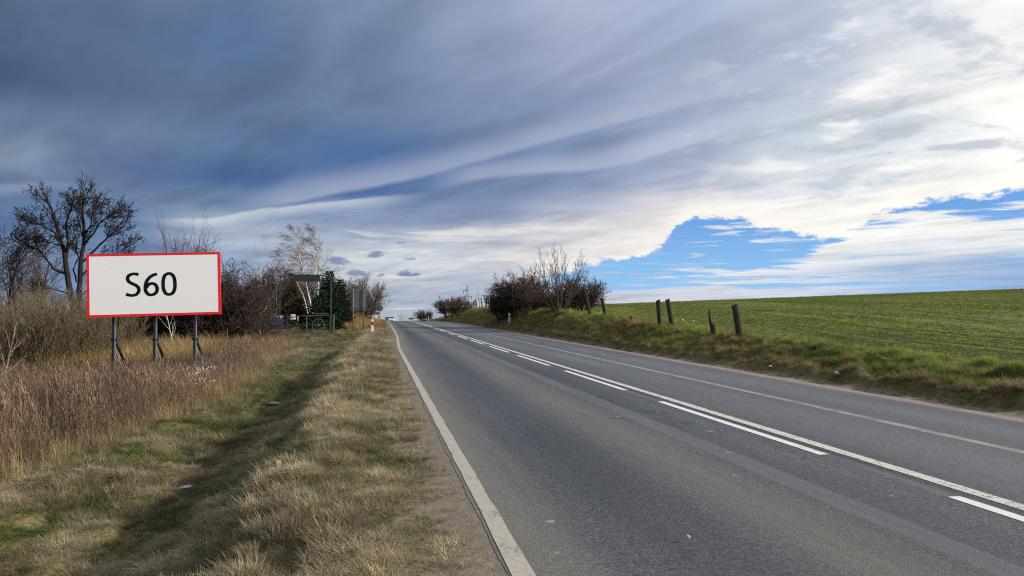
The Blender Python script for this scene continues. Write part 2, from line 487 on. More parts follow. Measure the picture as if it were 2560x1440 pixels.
class MB:
    """collects simple solids, links them as one mesh object"""
    def __init__(self): self.v, self.f = [], []
    def quad_solid(self, P, Q):
        """two matching rings of points joined into a closed solid"""
        n, b = len(P), len(self.v)
        self.v += [tuple(p) for p in P] + [tuple(q) for q in Q]
        for i in range(n):
            j = (i + 1) % n
            self.f.append((b + i, b + j, b + n + j, b + n + i))
        self.f.append(tuple(b + i for i in reversed(range(n))))
        self.f.append(tuple(b + n + i for i in range(n)))
        return self
    def box(self, c, s, rot=None, taper=1.0):
        x, y, z = s[0] / 2, s[1] / 2, s[2] / 2
        P = [(-x, -y, -z), (x, -y, -z), (x, y, -z), (-x, y, -z)]
        Q = [(-x * taper, -y * taper, z), (x * taper, -y * taper, z), (x * taper, y * taper, z), (-x * taper, y * taper, z)]
        M = rot if rot is not None else Matrix.Identity(3)
        c = Vector(c)
        return self.quad_solid([M @ Vector(p) + c for p in P], [M @ Vector(p) + c for p in Q])
    def bar(self, a, b, w, d=None, up=(0, 0, 1)):
        a, b = Vector(a), Vector(b)
        z = (b - a); L = z.length; z.normalize()
        x = Vector(up).cross(z)
        if x.length < 1e-4: x = Vector((1, 0, 0)).cross(z)
        x.normalize(); y = z.cross(x)
        M = Matrix((x, y, z)).transposed()
        return self.box((a + b) / 2, (w, d or w, L), M)
    def tube(self, pts, r, n=8):
        rr = r if hasattr(r, '__len__') else [r] * len(pts)
        rings = []
        for i, p in enumerate(pts):
            p = Vector(p)
            t = (Vector(pts[min(i + 1, len(pts) - 1)]) - Vector(pts[max(i - 1, 0)])).normalized()
            x = t.cross(Vector((0, 0, 1)) if abs(t.z) < .9 else Vector((1, 0, 0))).normalized()
            y = t.cross(x)
            rings.append([p + (x * math.cos(a) + y * math.sin(a)) * rr[i] for a in (2 * math.pi * k / n for k in range(n))])
        b = len(self.v)
        for rg in rings: self.v += [tuple(p) for p in rg]
        for i in range(len(pts) - 1):
            for k in range(n):
                j = (k + 1) % n
                self.f.append((b + i * n + k, b + i * n + j, b + (i + 1) * n + j, b + (i + 1) * n + k))
        self.f.append(tuple(b + k for k in reversed(range(n))))
        self.f.append(tuple(b + (len(pts) - 1) * n + k for k in range(n)))
        return self
    def ring(self, c, rad, r, n=28, m=6, axis='y'):
        b = len(self.v); c = Vector(c)
        for i in range(n):
            a = 2 * math.pi * i / n
            for k in range(m):
                e = 2 * math.pi * k / m
                q = rad + r * math.cos(e)
                self.v.append(tuple(c + Vector((q * math.cos(a), r * math.sin(e), q * math.sin(a)))))
        for i in range(n):
            for k in range(m):
                i2, k2 = (i + 1) % n, (k + 1) % m
                self.f.append((b + i * m + k, b + i2 * m + k, b + i2 * m + k2, b + i * m + k2))
        return self
    def build(self, name, mat, parent=None, bevel=0.0, smooth=False):
        me = bpy.data.meshes.new(name)
        me.from_pydata(self.v, [], self.f)
        import bmesh
        bm = bmesh.new(); bm.from_mesh(me)
        bmesh.ops.recalc_face_normals(bm, faces=bm.faces)
        if bevel:
            bmesh.ops.bevel(bm, geom=list(bm.edges), offset=bevel, segments=2, profile=0.6, affect='EDGES')
        bm.to_mesh(me); bm.free()
        if smooth:
            for p in me.polygons: p.use_smooth = True
        me.materials.append(mat)
        return link(name, me, parent)

MATS = {}
def material(name, color=None, rough=0.8, metal=0.0, vary=0.0, vscale=6.0, spec=0.5, bump=0.0, bscale=40.0, build=None):
    m = bpy.data.materials.new(name); m.use_nodes = True
    t = m.node_tree; t.nodes.clear()
    q = G(t)
    b = q.node('ShaderNodeBsdfPrincipled')
    b.inputs['Roughness'].default_value = rough
    b.inputs['Metallic'].default_value = metal
    b.inputs['Specular IOR Level'].default_value = spec
    o = q.node('ShaderNodeOutputMaterial')
    t.links.new(b.outputs[0], o.inputs[0])
    if build:
        build(q, b, o)
    else:
        co = q.node('ShaderNodeTexCoord').outputs['Object']
        if vary:
            n = q.noise(co, vscale, 5, 0.6)
            q.put(b.inputs['Base Color'], q.scale(q.mix(0.0, color, color), q.lerp(n, 0.25, 0.75, 1 - vary, 1 + vary)))
        else:
            q.put(b.inputs['Base Color'], color)
        if bump:
            bn = q.node('ShaderNodeBump'); bn.inputs['Strength'].default_value = bump; bn.inputs['Distance'].default_value = 0.02
            q.put(bn.inputs['Height'], q.noise(co, bscale, 4, 0.6))
            t.links.new(bn.outputs[0], b.inputs['Normal'])
    MATS[name] = m
    return m

def attr(q, name, kind='GEOMETRY', out='Fac'):
    n = q.node('ShaderNodeAttribute', attribute_name=name, attribute_type=kind)
    return n.outputs[out]

# --- asphalt, worn: wheel tracks, sandy strip between them, an old painted line, a sealed joint
def asphalt_nodes(q, b, o):
    co = q.node('ShaderNodeTexCoord').outputs['Object']
    x, y, z = q.sep(co)
    ul, ur = attr(q, 'from_left'), attr(q, 'from_right')
    lx = q.vec(x, q.mul(y, 0.06), 0.0)                       # stretched along the road
    n_long = q.noise(lx, 1.3, 5, 0.55)
    n_long2 = q.noise(lx, 6.0, 4, 0.6)
    n_pat = q.noise(q.vec(x, q.mul(y, 0.35), 0), 0.55, 4, 0.55)
    grain = q.noise(co, 105, 2, 0.7)
    grain2 = q.noise(co, 30, 4, 0.8)
    base = q.mix(q.lerp(n_long, 0.3, 0.7), (0.048, 0.053, 0.063), (0.076, 0.081, 0.090))
    base = q.scale(base, q.lerp(n_pat, 0.25, 0.75, 0.74, 1.22))
    base = q.scale(base, q.lerp(grain, 0.3, 0.7, 0.35, 1.65))
    base = q.scale(base, q.lerp(grain2, 0.3, 0.7, 0.50, 1.55))
    vo = q.node('ShaderNodeTexVoronoi'); q.put(vo.inputs['Vector'], co); vo.inputs['Scale'].default_value = 62
    stone = q.sep(vo.outputs['Color'])[0]
    base = q.scale(base, q.lerp(stone, 0, 1, 0.50, 1.55))
    base = q.scale(base, q.lerp(q.noise(co, 11, 4, 0.75), 0.3, 0.7, 0.80, 1.22))
    track = q.m('ABSOLUTE', q.sub(q.m('ABSOLUTE', q.sub(q.add(x, q.mul(q.sub(n_long, 0.5), 0.5)), 6.75)), 0.85))
    base = q.scale(base, q.lerp(q.mul(q.step(track, 0.55, 0.1), q.step(x, 5.0, 5.3)), 0, 1, 0.92, 1.38))  # right-lane wheel tracks, paler with their sheen painted in
    tl = q.m('ABSOLUTE', q.sub(q.m('ABSOLUTE', q.sub(q.add(x, q.mul(q.sub(n_long, 0.5), 0.4)), 2.92)), 0.95))
    base = q.scale(base, q.lerp(q.mul(q.step(tl, 0.5, 0.1), q.step(x, 4.3, 4.1)), 0, 1, 1.06, 0.80))
    cr = q.node('ShaderNodeTexVoronoi', feature='DISTANCE_TO_EDGE')
    wv = q.node('ShaderNodeVectorMath', operation='ADD')
    q.put(wv.inputs[0], q.vec(q.mul(x, 0.55), q.mul(y, 0.16), 0)); q.put(wv.inputs[1], q.scale(q.noise(co, 1.6, 4, 0.65, 0, 1), 0.35))
    q.put(cr.inputs['Vector'], wv.outputs[0]); cr.inputs['Scale'].default_value = 1.0
    crk = q.mul(q.step(cr.outputs[0], 0.012, 0.003), q.step(q.noise(q.vec(x, q.mul(y, 0.3), 21), 0.5, 3, 0.5), 0.5, 0.62))
    base = q.mix(q.mul(crk, 0.75), base, (0.018, 0.018, 0.019))
    wob = q.mul(q.sub(n_long2, 0.5), 0.22)
    # right carriageway mixed a little paler, its sheen put into the colour
    base = q.mix(q.mul(q.step(x, 5.0, 5.25), 0.35), base, q.scale(q.mix(0, (0.115, 0.118, 0.125), (0.115, 0.118, 0.125)), q.lerp(grain, 0.3, 0.7, 0.6, 1.4)))
    # sand between the wheel tracks
    d = q.m('ABSOLUTE', q.sub(q.add(x, q.mul(q.sub(n_long, 0.5), 0.35)), 2.92))
    sand = q.mul(q.step(d, 0.62, 0.0), q.lerp(n_long2, 0.2, 0.75, 0.35, 1.0))
    base = q.mix(q.mul(sand, 0.60), base, q.scale(q.mix(0, (0.200, 0.176, 0.134), (0.200, 0.176, 0.134)), q.lerp(grain, 0.3, 0.7, 0.6, 1.3)))
    # smooth pale joint
    d = q.m('ABSOLUTE', q.sub(q.add(x, q.mul(wob, 0.55)), 3.58))
    joint = q.mul(q.step(d, 0.17, 0.10), q.lerp(n_long2, 0.25, 0.7, 0.45, 0.95))
    base = q.mix(q.mul(joint, 0.85), base, (0.128, 0.132, 0.146))
    # sandy edges
    dl = q.mul(q.step(q.add(ul, q.mul(q.sub(n_long2, 0.5), 0.5)), 0.85, 0.12), q.lerp(grain2, 0.25, 0.75, 0.4, 1.0))
    base = q.mix(q.mul(dl, 0.72), base, (0.235, 0.210, 0.160))
    dr = q.step(q.add(ur, q.mul(q.sub(n_long2, 0.5), 0.35)), 0.42, 0.10)
    base = q.mix(q.mul(dr, 0.72), base, q.scale(q.mix(0, (0.36, 0.295, 0.225), (0.36, 0.295, 0.225)), q.lerp(grain2, 0.3, 0.7, 0.75, 1.15)))
    # old line, almost worn away, and its ghost beside the dashes
    d = q.m('ABSOLUTE', q.sub(q.add(x, q.mul(wob, 0.30)), 6.72))
    old = q.mul(q.step(d, 0.085, 0.055), q.lerp(q.noise(q.vec(x, q.mul(y, 0.5), 3), 5, 5, 0.65), 0.36, 0.56, 0.25, 0.85))
    base = q.mix(old, base, (0.33, 0.33, 0.33))
    d = q.m('ABSOLUTE', q.sub(q.add(x, q.mul(wob, 0.2)), 4.55))
    base = q.mix(q.mul(q.step(d, 0.09, 0.03), q.lerp(n_long2, 0.35, 0.7, 0.0, 0.45)), base, (0.24, 0.24, 0.235))
    # dark crack along the centre
    d = q.m('ABSOLUTE', q.sub(q.add(x, q.mul(wob, 0.22)), 4.70))
    base = q.mix(q.mul(q.step(d, 0.036, 0.016), q.lerp(n_long2, 0.3, 0.55, 0.25, 0.95)), base, (0.016, 0.016, 0.017))
    # a few pale chips
    ch = q.noise(q.vec(x, q.mul(y, 0.6), 8), 7.0, 2, 0.4)
    base = q.mix(q.mul(q.step(ch, 0.755, 0.775), 0.7), base, (0.34, 0.33, 0.30))
    q.put(b.inputs['Base Color'], base)
    q.put(b.inputs['Roughness'], q.lerp(grain2, 0.3, 0.7, 0.52, 0.68))
    b.inputs['Specular IOR Level'].default_value = 0.42
    bn = q.node('ShaderNodeBump'); bn.inputs['Strength'].default_value = 0.9; bn.inputs['Distance'].default_value = 0.012
    q.put(bn.inputs['Height'], q.add(grain, q.mul(grain2, 0.7)))
    q.t.links.new(bn.outputs[0], b.inputs['Normal'])
material('asphalt', build=asphalt_nodes)

def paint_nodes(color, wear, crack):
    def f(q, b, o):
        co = q.node('ShaderNodeTexCoord').outputs['Object']
        x, y, z = q.sep(co)
        g1 = q.noise(co, 60, 4, 0.7)
        g2 = q.noise(q.vec(x, q.mul(y, 0.4), 0), 6, 5, 0.65)
        c = q.scale(q.mix(0, color, color), q.lerp(g1, 0.3, 0.7, 0.78, 1.1))
        vo = q.node('ShaderNodeTexVoronoi', feature='DISTANCE_TO_EDGE')
        wobv = q.node('ShaderNodeVectorMath', operation='ADD')
        q.put(wobv.inputs[0], q.vec(x, q.mul(y, 0.7), 0)); q.put(wobv.inputs[1], q.scale(q.noise(co, 9, 3, 0.6, 0, 1), 0.12))
        q.put(vo.inputs['Vector'], wobv.outputs[0]); vo.inputs['Scale'].default_value = 7
        k = q.mul(q.step(vo.outputs[0], 0.035, 0.008), crack)
        k = q.m('MAXIMUM', k, q.mul(q.step(q.add(g2, q.mul(q.sub(g1, .5), .6)), 0.42, 0.30), wear))
        c = q.mix(k, c, (0.075, 0.077, 0.08))
        q.put(b.inputs['Base Color'], c)
        b.inputs['Roughness'].default_value = 0.62
    return f
material('white_road_paint', build=paint_nodes((0.70, 0.70, 0.67), 0.8, 0.15))
material('old_road_paint', build=paint_nodes((0.56, 0.54, 0.49), 0.75, 0.85))
material('edge_road_paint', build=paint_nodes((0.40, 0.368, 0.31), 0.75, 0.25))

# --- soils under the grass
def left_soil(q, b, o):
    co = q.node('ShaderNodeTexCoord').outputs['Object']
    u = attr(q, 'from_edge')
    n1, n2, n3 = q.noise(co, 1.1, 5, 0.6), q.noise(co, 9, 5, 0.65), q.noise(co, 60, 3, 0.7)
    soil = q.mix(q.lerp(n2, 0.3, 0.7), (0.130, 0.110, 0.082), (0.225, 0.195, 0.150))
    dead = q.mix(q.lerp(n2, 0.3, 0.7), (0.13, 0.105, 0.055), (0.25, 0.195, 0.105))
    green = q.mix(q.lerp(n2, 0.3, 0.7), (0.045, 0.060, 0.018), (0.10, 0.12, 0.04))
    turf = q.mix(q.mul(q.step(n1, 0.48, 0.64), 0.6), dead, green)
    k = q.step(q.add(u, q.mul(q.sub(n2, 0.5), 0.9)), -0.85, -0.28)
    c = q.mix(k, turf, soil)
    c = q.mix(q.mul(q.step(u, -3.6, -5.0), 0.8), c, (0.075, 0.052, 0.034))
    c = q.scale(c, q.lerp(n3, 0.25, 0.75, 0.62, 1.35))
    q.put(b.inputs['Base Color'], c)
    b.inputs['Roughness'].default_value = 0.95
    b.inputs['Specular IOR Level'].default_value = 0.15
    bn = q.node('ShaderNodeBump'); bn.inputs['Strength'].default_value = 0.6; bn.inputs['Distance'].default_value = 0.03
    q.put(bn.inputs['Height'], q.add(n2, q.mul(n3, 0.5)))
    q.t.links.new(bn.outputs[0], b.inputs['Normal'])
material('verge_soil', build=left_soil)

def right_soil(q, b, o):
    co = q.node('ShaderNodeTexCoord').outputs['Object']
    u = attr(q, 'from_edge')
    n1, n2, n3 = q.noise(co, 0.9, 5, 0.6), q.noise(co, 8, 5, 0.65), q.noise(co, 50, 3, 0.7)
    soil = q.mix(q.lerp(n2, 0.3, 0.7), (0.10, 0.078, 0.055), (0.30, 0.245, 0.185))
    dead = q.mix(q.lerp(n2, 0.3, 0.7), (0.10, 0.075, 0.035), (0.22, 0.16, 0.075))
    green = q.mix(q.lerp(n2, 0.3, 0.7), (0.05, 0.065, 0.016), (0.12, 0.145, 0.035))
    turf = q.mix(q.step(n1, 0.40, 0.60), dead, green)
    k = q.step(q.add(u, q.mul(q.sub(n2, 0.5), 0.5)), 0.62, 0.38)
    c = q.mix(k, turf, soil)
    c = q.scale(c, q.lerp(n3, 0.25, 0.75, 0.62, 1.35))
    q.put(b.inputs['Base Color'], c)
    b.inputs['Roughness'].default_value = 0.95
    b.inputs['Specular IOR Level'].default_value = 0.15
    bn = q.node('ShaderNodeBump'); bn.inputs['Strength'].default_value = 0.6; bn.inputs['Distance'].default_value = 0.03
    q.put(bn.inputs['Height'], q.add(n2, q.mul(n3, 0.5)))
    q.t.links.new(bn.outputs[0], b.inputs['Normal'])
material('bank_soil', build=right_soil)

ROW_A = R(9.0)         # drill rows run a little off the road's direction
def field_soil(q, b, o):
    co = q.node('ShaderNodeTexCoord').outputs['Object']
    x, y, z = q.sep(co)
    ac = q.sub(q.mul(x, math.cos(ROW_A)), q.mul(y, math.sin(ROW_A)))
    al = q.add(q.mul(x, math.sin(ROW_A)), q.mul(y, math.cos(ROW_A)))
    dist = q.m('SQRT', q.add(q.mul(x, x), q.mul(y, y)))
    n1, n2, n3 = q.noise(co, 0.25, 5, 0.6), q.noise(co, 5, 5, 0.65), q.noise(co, 30, 3, 0.7)
    nrow = q.noise(q.vec(q.mul(ac, 2.4), q.mul(al, 0.10), 0), 1.0, 4, 0.6)
    nrow2 = q.noise(q.vec(q.mul(ac, 0.6), q.mul(al, 0.02), 5), 1.0, 3, 0.6)
    soil = q.mix(q.lerp(n2, 0.3, 0.7), (0.036, 0.031, 0.018), (0.075, 0.064, 0.036))
    crop = q.mix(q.lerp(n2, 0.3, 0.7), (0.095, 0.125, 0.028), (0.175, 0.205, 0.056))
    crop = q.mix(q.mul(q.step(n1, 0.45, 0.7), 0.35), crop, (0.15, 0.145, 0.035))
    cover = q.lerp(dist, 12, 70, 0.42, 0.86)                # rows close up with distance
    w = q.step(q.add(nrow, q.add(q.mul(q.sub(nrow2, .5), 1.1), q.mul(q.sub(n3, .5), .25))), q.sub(0.86, cover), q.sub(0.98, cover))
    c = q.mix(w, soil, crop)
    wt_ = q.m('ABSOLUTE', q.sub(q.m('ABSOLUTE', q.sub(q.m('FLOORED_MODULO', q.add(ac, 3.0), 9.0), 4.5)), 0.9))
    c = q.mix(q.mul(q.step(q.add(wt_, q.mul(q.sub(n2, .5), .5)), 0.42, 0.08), 0.55), c, q.scale(soil, 0.8))
    c = q.scale(c, q.lerp(n3, 0.25, 0.75, 0.55, 1.4))
    q.put(b.inputs['Base Color'], c)
    b.inputs['Roughness'].default_value = 0.95
    b.inputs['Specular IOR Level'].default_value = 0.1
    bn = q.node('ShaderNodeBump'); bn.inputs['Strength'].default_value = 0.8; bn.inputs['Distance'].default_value = 0.05
    q.put(bn.inputs['Height'], q.add(nrow, q.add(n2, q.mul(n3, 0.5))))
    q.t.links.new(bn.outputs[0], b.inputs['Normal'])
material('field_soil', build=field_soil)
material('far_meadow', (0.10, 0.11, 0.045), 0.95, vary=0.3, vscale=0.02, spec=0.1)

# ------------------------------------------------------------------ ground, road, field
def y_rows(y0, y1, s0, k):
    ys = [y0]
    while ys[-1] < y1:
        ys.append(ys[-1] + max(s0, k * abs(ys[-1])))
    return np.array(ys)
YR = y_rows(-6, 420, 0.11, 0.011)

us = [-0.0]
while us[-1] > -8: us.append(us[-1] - 0.085)
while us[-1] > -420: us.append(us[-1] - max(0.1, 0.09 * (abs(us[-1]) - 7)))
us = np.array(us[::-1])
Xl = edge_l(YR)[:, None] + us[None, :]
Yl = np.repeat(YR[:, None], len(us), 1)
Zl = H(Xl - 1e-6, Yl)
Xl[:, -1] += 0.06; Zl[:, -1] -= 0.001
tag(link('ground', grid_mesh('ground', Xl, Yl, Zl, MATS['verge_soil'], {'from_edge': np.repeat(us[None, :], len(YR), 0)})), kind='structure')

vs = np.concatenate([np.arange(0, 5.3, 0.085), [5.3]])
scale_v = (post_off(YR) + 0.9) / 5.3
Vr = scale_v[:, None] * vs[None, :]
Xr = edge_r(YR)[:, None] + Vr
Yr = np.repeat(YR[:, None], len(vs), 1)
Zr = H(Xr + 1e-6, Yr)
Xr[:, 0] -= 0.06; Zr[:, 0] -= 0.05
tag(link('embankment', grid_mesh('embankment', Xr, Yr, Zr, MATS['bank_soil'], {'from_edge': Vr})), kind='structure')

fs = [0.0]
while fs[-1] < 500: fs.append(fs[-1] + max(0.16, 0.03 * fs[-1]))
fs = np.array(fs)
Xf = (edge_r(YR) + post_off(YR) + 0.9)[:, None] + fs[None, :]
Yf = np.repeat(YR[:, None], len(fs), 1)
tag(link('crop_field', grid_mesh('crop_field', Xf, Yf, H(Xf, Yf), MATS['field_soil'])), kind='structure')

far = None
n = 64
pts = [(0, 300, -120)] + [(4500 * math.sin(2 * math.pi * i / n), 300 + 4500 * math.cos(2 * math.pi * i / n), -120) for i in range(n)]
me = bpy.data.meshes.new('far_ground')
me.from_pydata(pts, [], [(0, 1 + (i + 1) % n, 1 + i) for i in range(n)])
me.materials.append(MATS['far_meadow'])
tag(link('far_ground', me), kind='structure')

cols = np.linspace(0, 1, 26)
el_, er_ = edge_l(YR) - 0.02, edge_r(YR) + 0.02
# the broken edge of the asphalt
el_ = el_ + 0.004 + 0.026 * fbm(YR * 2.1, YR * 0, 61, 4)
er_ = er_ + 0.05 * fbm(YR * 1.3, YR * 0, 62, 3)
Xa = el_[:, None] * (1 - cols) + er_[:, None] * cols
Ya = np.repeat(YR[:, None], len(cols), 1)
Za = road_z(Ya) - 0.025 * ((Xa - 4.75) / 4) ** 2 * 0 + 0.0
road = tag(link('road', grid_mesh('road', Xa, Ya, Za, MATS['asphalt'],
     {'from_left': Xa - el_[:, None], 'from_right': er_[:, None] - Xa})), kind='structure')

def strip(name, xc, w, y0, y1, mat, lift=0.004, jit=0.0, seed=1, parent=road, follow=None):
    ys = np.arange(y0, y1 + 1e-6, 0.25) if y1 - y0 > 6 else np.linspace(y0, y1, 13)
    c = (follow(ys) + xc) if follow else np.full_like(ys, xc)
    a = c - w / 2 + jit * fbm(ys * 2.3, ys * 0, seed, 3)
    b = c + w / 2 + jit * fbm(ys * 2.3, ys * 0, seed + 5, 3)
    X = np.stack([a, (a + b) / 2, b], 1)
    Y = np.repeat(ys[:, None], 3, 1)
    return link(name, grid_mesh(name, X, Y, road_z(Y) + lift, MATS[mat]), parent)
strip('edge_line', 0.080, 0.125, -4, 300, 'edge_road_paint', jit=0.012, seed=71, follow=edge_l)
strip('centre_line', 4.83, 0.15, -4, 300, 'old_road_paint', jit=0.008, seed=73)
yy = 5.44 - 6.43
k = 0
while yy < 180:
    strip('lane_dash', 4.56, 0.115, yy - 4.63, yy, 'white_road_paint', jit=0.004, seed=80 + k)
    yy += 6.43; k += 1

# ------------------------------------------------------------------ grass and weeds (uncountable: one object per kind)
def leaf_nodes(back, src='tint', spread=0.35, kind='INSTANCER'):
    def f(q, b, o):
        c = attr(q, src, kind, 'Color')
        rnd = q.node('ShaderNodeObjectInfo').outputs['Random']
        co = q.node('ShaderNodeTexCoord').outputs['Object']
        n = q.noise(co, 26, 2, 0.6)
        c = q.scale(c, q.mul(q.lerp(rnd, 0, 1, 1 - spread, 1 + spread), q.lerp(n, 0.3, 0.7, 0.7, 1.3)))
        q.put(b.inputs['Base Color'], c)
        b.inputs['Roughness'].default_value = 0.7
        b.inputs['Specular IOR Level'].default_value = 0.2
        tr = q.node('ShaderNodeBsdfTranslucent')
        q.put(tr.inputs['Color'], c)
        mx = q.node('ShaderNodeMixShader'); mx.inputs[0].default_value = back
        q.t.links.new(b.outputs[0], mx.inputs[1]); q.t.links.new(tr.outputs[0], mx.inputs[2])
        q.t.links.new(mx.outputs[0], o.inputs[0])
    return f
material('grass_blade', build=leaf_nodes(0.32))
material('weed_stem', build=leaf_nodes(0.12, spread=0.4))

def ribbons(P, W, up=None):
    """P (M, n, 3) centre lines, W (M, n) widths -> verts, faces of flat tapering blades"""
    M, n, _ = P.shape
    T = np.gradient(P, axis=1)
    side = np.cross(T, np.array([0, 0, 1.0]))
    if up is not None: side = side * 0 + up[:, None, :]
    L = np.linalg.norm(side, axis=-1, keepdims=True)
    side = np.where(L > 1e-6, side / np.maximum(L, 1e-6), np.array([1.0, 0, 0]))
    A, B = P - side * W[..., None] / 2, P + side * W[..., None] / 2
    v = np.stack([A, B], 2).reshape(-1, 3)
    i = (np.arange(M)[:, None] * n + np.arange(n - 1)[None, :]) * 2
    f = np.stack([i, i + 1, i + 3, i + 2], -1).reshape(-1, 4)
    return v, f

def tuft(name, mat, seed, blades, length, width, radius, lean, droop, n=4, wind=(0, 0)):
    r = np.random.default_rng(seed)
    az = r.uniform(0, 2 * np.pi, blades)
    rad = radius * np.sqrt(r.uniform(0, 1, blades))
    base = np.stack([rad * np.cos(az), rad * np.sin(az), np.full(blades, -0.01)], 1)
    a2 = az + r.normal(0, 0.9, blades)
    ln = r.uniform(length[0], length[1], blades)
    le = np.clip(r.normal(lean, 0.28, blades), 0.02, 1.45)
    P = np.zeros((blades, n, 3)); p = base.copy(); P[:, 0] = p
    for k in range(1, n):
        th = np.clip(le + droop * (k / (n - 1)) ** 1.4 * r.uniform(.5, 1.3, blades), 0, 2.1)
        d = np.stack([np.sin(th) * np.cos(a2) + wind[0] * k / n, np.sin(th) * np.sin(a2) + wind[1] * k / n, np.cos(th)], 1)
        p = p + d * (ln / (n - 1))[:, None]; P[:, k] = p
    W = np.linspace(1, 0.15, n)[None, :] * (width * r.uniform(.7, 1.3, blades))[:, None]
    v, f = ribbons(P, W)
    return bpy.data.objects.new(name, new_mesh(name, v, f.ravel(), np.full(len(f), 4), MATS[mat]))

def weed(name, seed, stems, height, width, twigs):
    """upright dry stems with short side twigs and ragged seed heads"""
    r = np.random.default_rng(seed)
    V, Fs, off = [], [], 0
    def put(P, W):
        nonlocal off
        v, f = ribbons(P, W); V.append(v); Fs.append(f + off); off += len(v)
    for s in range(stems):
        a = r.uniform(0, 6.283); rr = 0.20 * math.sqrt(r.uniform())
        h = r.uniform(*height); lean = r.normal(0, 0.09, 2)
        t = np.linspace(0, 1, 4)[:, None]
        b = np.array([rr * math.cos(a), rr * math.sin(a), -0.02])
        P = b + t * np.array([lean[0] * h, lean[1] * h, h]) + (t ** 2) * np.array([*r.normal(0, .05, 2), 0])
        put(P[None], (width * np.array([1, .85, .7, .4]))[None])
        for k in range(twigs):
            f = r.uniform(.35, 1.0)
            q0 = b + f * np.array([lean[0] * h, lean[1] * h, h])
            a2 = r.uniform(0, 6.283); l = r.uniform(.06, .2) * h
            d = np.array([math.cos(a2) * .55, math.sin(a2) * .55, .9])
            tt = np.linspace(0, 1, 3)[:, None]
            Q = q0 + tt * d * l
            put(Q[None], (width * np.array([.7, .8, 1.3]))[None] * r.uniform(.6, 1.5))
    v, f = np.concatenate(V), np.concatenate(Fs)
    return bpy.data.objects.new(name, new_mesh(name, v, f.ravel(), np.full(len(f), 4), MATS['weed_stem']))

def scatter(name, protos, P, scl, rot, tint, pick, label, cat, mat):
    """one stuff object: a cloud of root points, each carrying a tuft"""
    src = bpy.data.collections.new(name + '_tufts')
    for p in protos: src.objects.link(p)
    me = bpy.data.meshes.new(name)
    me.vertices.add(len(P)); me.vertices.foreach_set('co', np.asarray(P, np.float32).ravel())
    for k, typ, dat, key in (('rot', 'FLOAT_VECTOR', rot, 'vector'), ('scl', 'FLOAT_VECTOR', scl, 'vector'), ('tint', 'FLOAT_COLOR', np.c_[tint, np.ones(len(P))], 'color')):
        a = me.attributes.new(k, typ, 'POINT'); a.data.foreach_set(key, np.asarray(dat, np.float32).ravel())
    a = me.attributes.new('pick', 'INT', 'POINT'); a.data.foreach_set('value', np.asarray(pick, np.int32))
    me.materials.append(MATS[mat])
    o = link(name, me)
    tr = bpy.data.node_groups.new(name + '_growth', 'GeometryNodeTree')
    tr.interface.new_socket('Geometry', in_out='INPUT', socket_type='NodeSocketGeometry')
    tr.interface.new_socket('Geometry', in_out='OUTPUT', socket_type='NodeSocketGeometry')
    N = tr.nodes
    gi, go = N.new('NodeGroupInput'), N.new('NodeGroupOutput')
    ci = N.new('GeometryNodeCollectionInfo'); ci.inputs['Collection'].default_value = src
    ci.inputs['Separate Children'].default_value = True; ci.inputs['Reset Children'].default_value = True
    iop = N.new('GeometryNodeInstanceOnPoints')
    def na(nm, dt):
        x = N.new('GeometryNodeInputNamedAttribute'); x.data_type = dt; x.inputs['Name'].default_value = nm
        return x.outputs['Attribute']
    e2r = N.new('FunctionNodeEulerToRotation')
    L = tr.links.new
    L(gi.outputs[0], iop.inputs['Points']); L(ci.outputs[0], iop.inputs['Instance'])
    iop.inputs['Pick Instance'].default_value = True
    L(na('pick', 'INT'), iop.inputs['Instance Index'])
    L(na('rot', 'FLOAT_VECTOR'), e2r.inputs[0]); L(e2r.outputs[0], iop.inputs['Rotation'])
    L(na('scl', 'FLOAT_VECTOR'), iop.inputs['Scale'])
    L(iop.outputs[0], go.inputs[0])
    m = o.modifiers.new('growth', 'NODES'); m.node_group = tr
    return tag(o, label, cat, kind='stuff')

def sow(x0, x1, y0, y1, dens, seed, dref=9.0, power=1.5, keep=None, bands=(2, 5, 8, 11, 15, 20, 27, 36, 48, 62, 80, 110)):
    """random root points between x0(y) and x1(y); thinner with distance. Returns x, y, growth factor"""
    r = np.random.default_rng(seed)
    X, Y, S = [], [], []
    b = [y0] + [v for v in bands if y0 < v < y1] + [y1]
    for a, c in zip(b[:-1], b[1:]):
        m = (a + c) / 2
        f = min(1.0, (dref / max(m, 0.1)) ** power)
        xa, xb = float(np.min(x0(np.array([a, c])))), float(np.max(x1(np.array([a, c]))))
        n = int((xb - xa) * (c - a) * dens * f)
        x, y = r.uniform(xa, xb, n), r.uniform(a, c, n)
        ok = (x > x0(y)) & (x < x1(y))
        # only what lies inside a generous cone round the picture
        az_ = np.degrees(np.arctan2(x, y)) - math.degrees(YAW)
        ok &= (np.abs(az_) < 42)
        if keep is not None: ok &= r.uniform(0, 1, n) < keep(x, y)
        X.append(x[ok]); Y.append(y[ok]); S.append(np.full(ok.sum(), min(2.2, f ** -0.42)))
    return np.concatenate(X), np.concatenate(Y), np.concatenate(S)

def blend(a, b, f): return np.asarray(a)[None, :] * (1 - f)[:, None] + np.asarray(b)[None, :] * f[:, None]

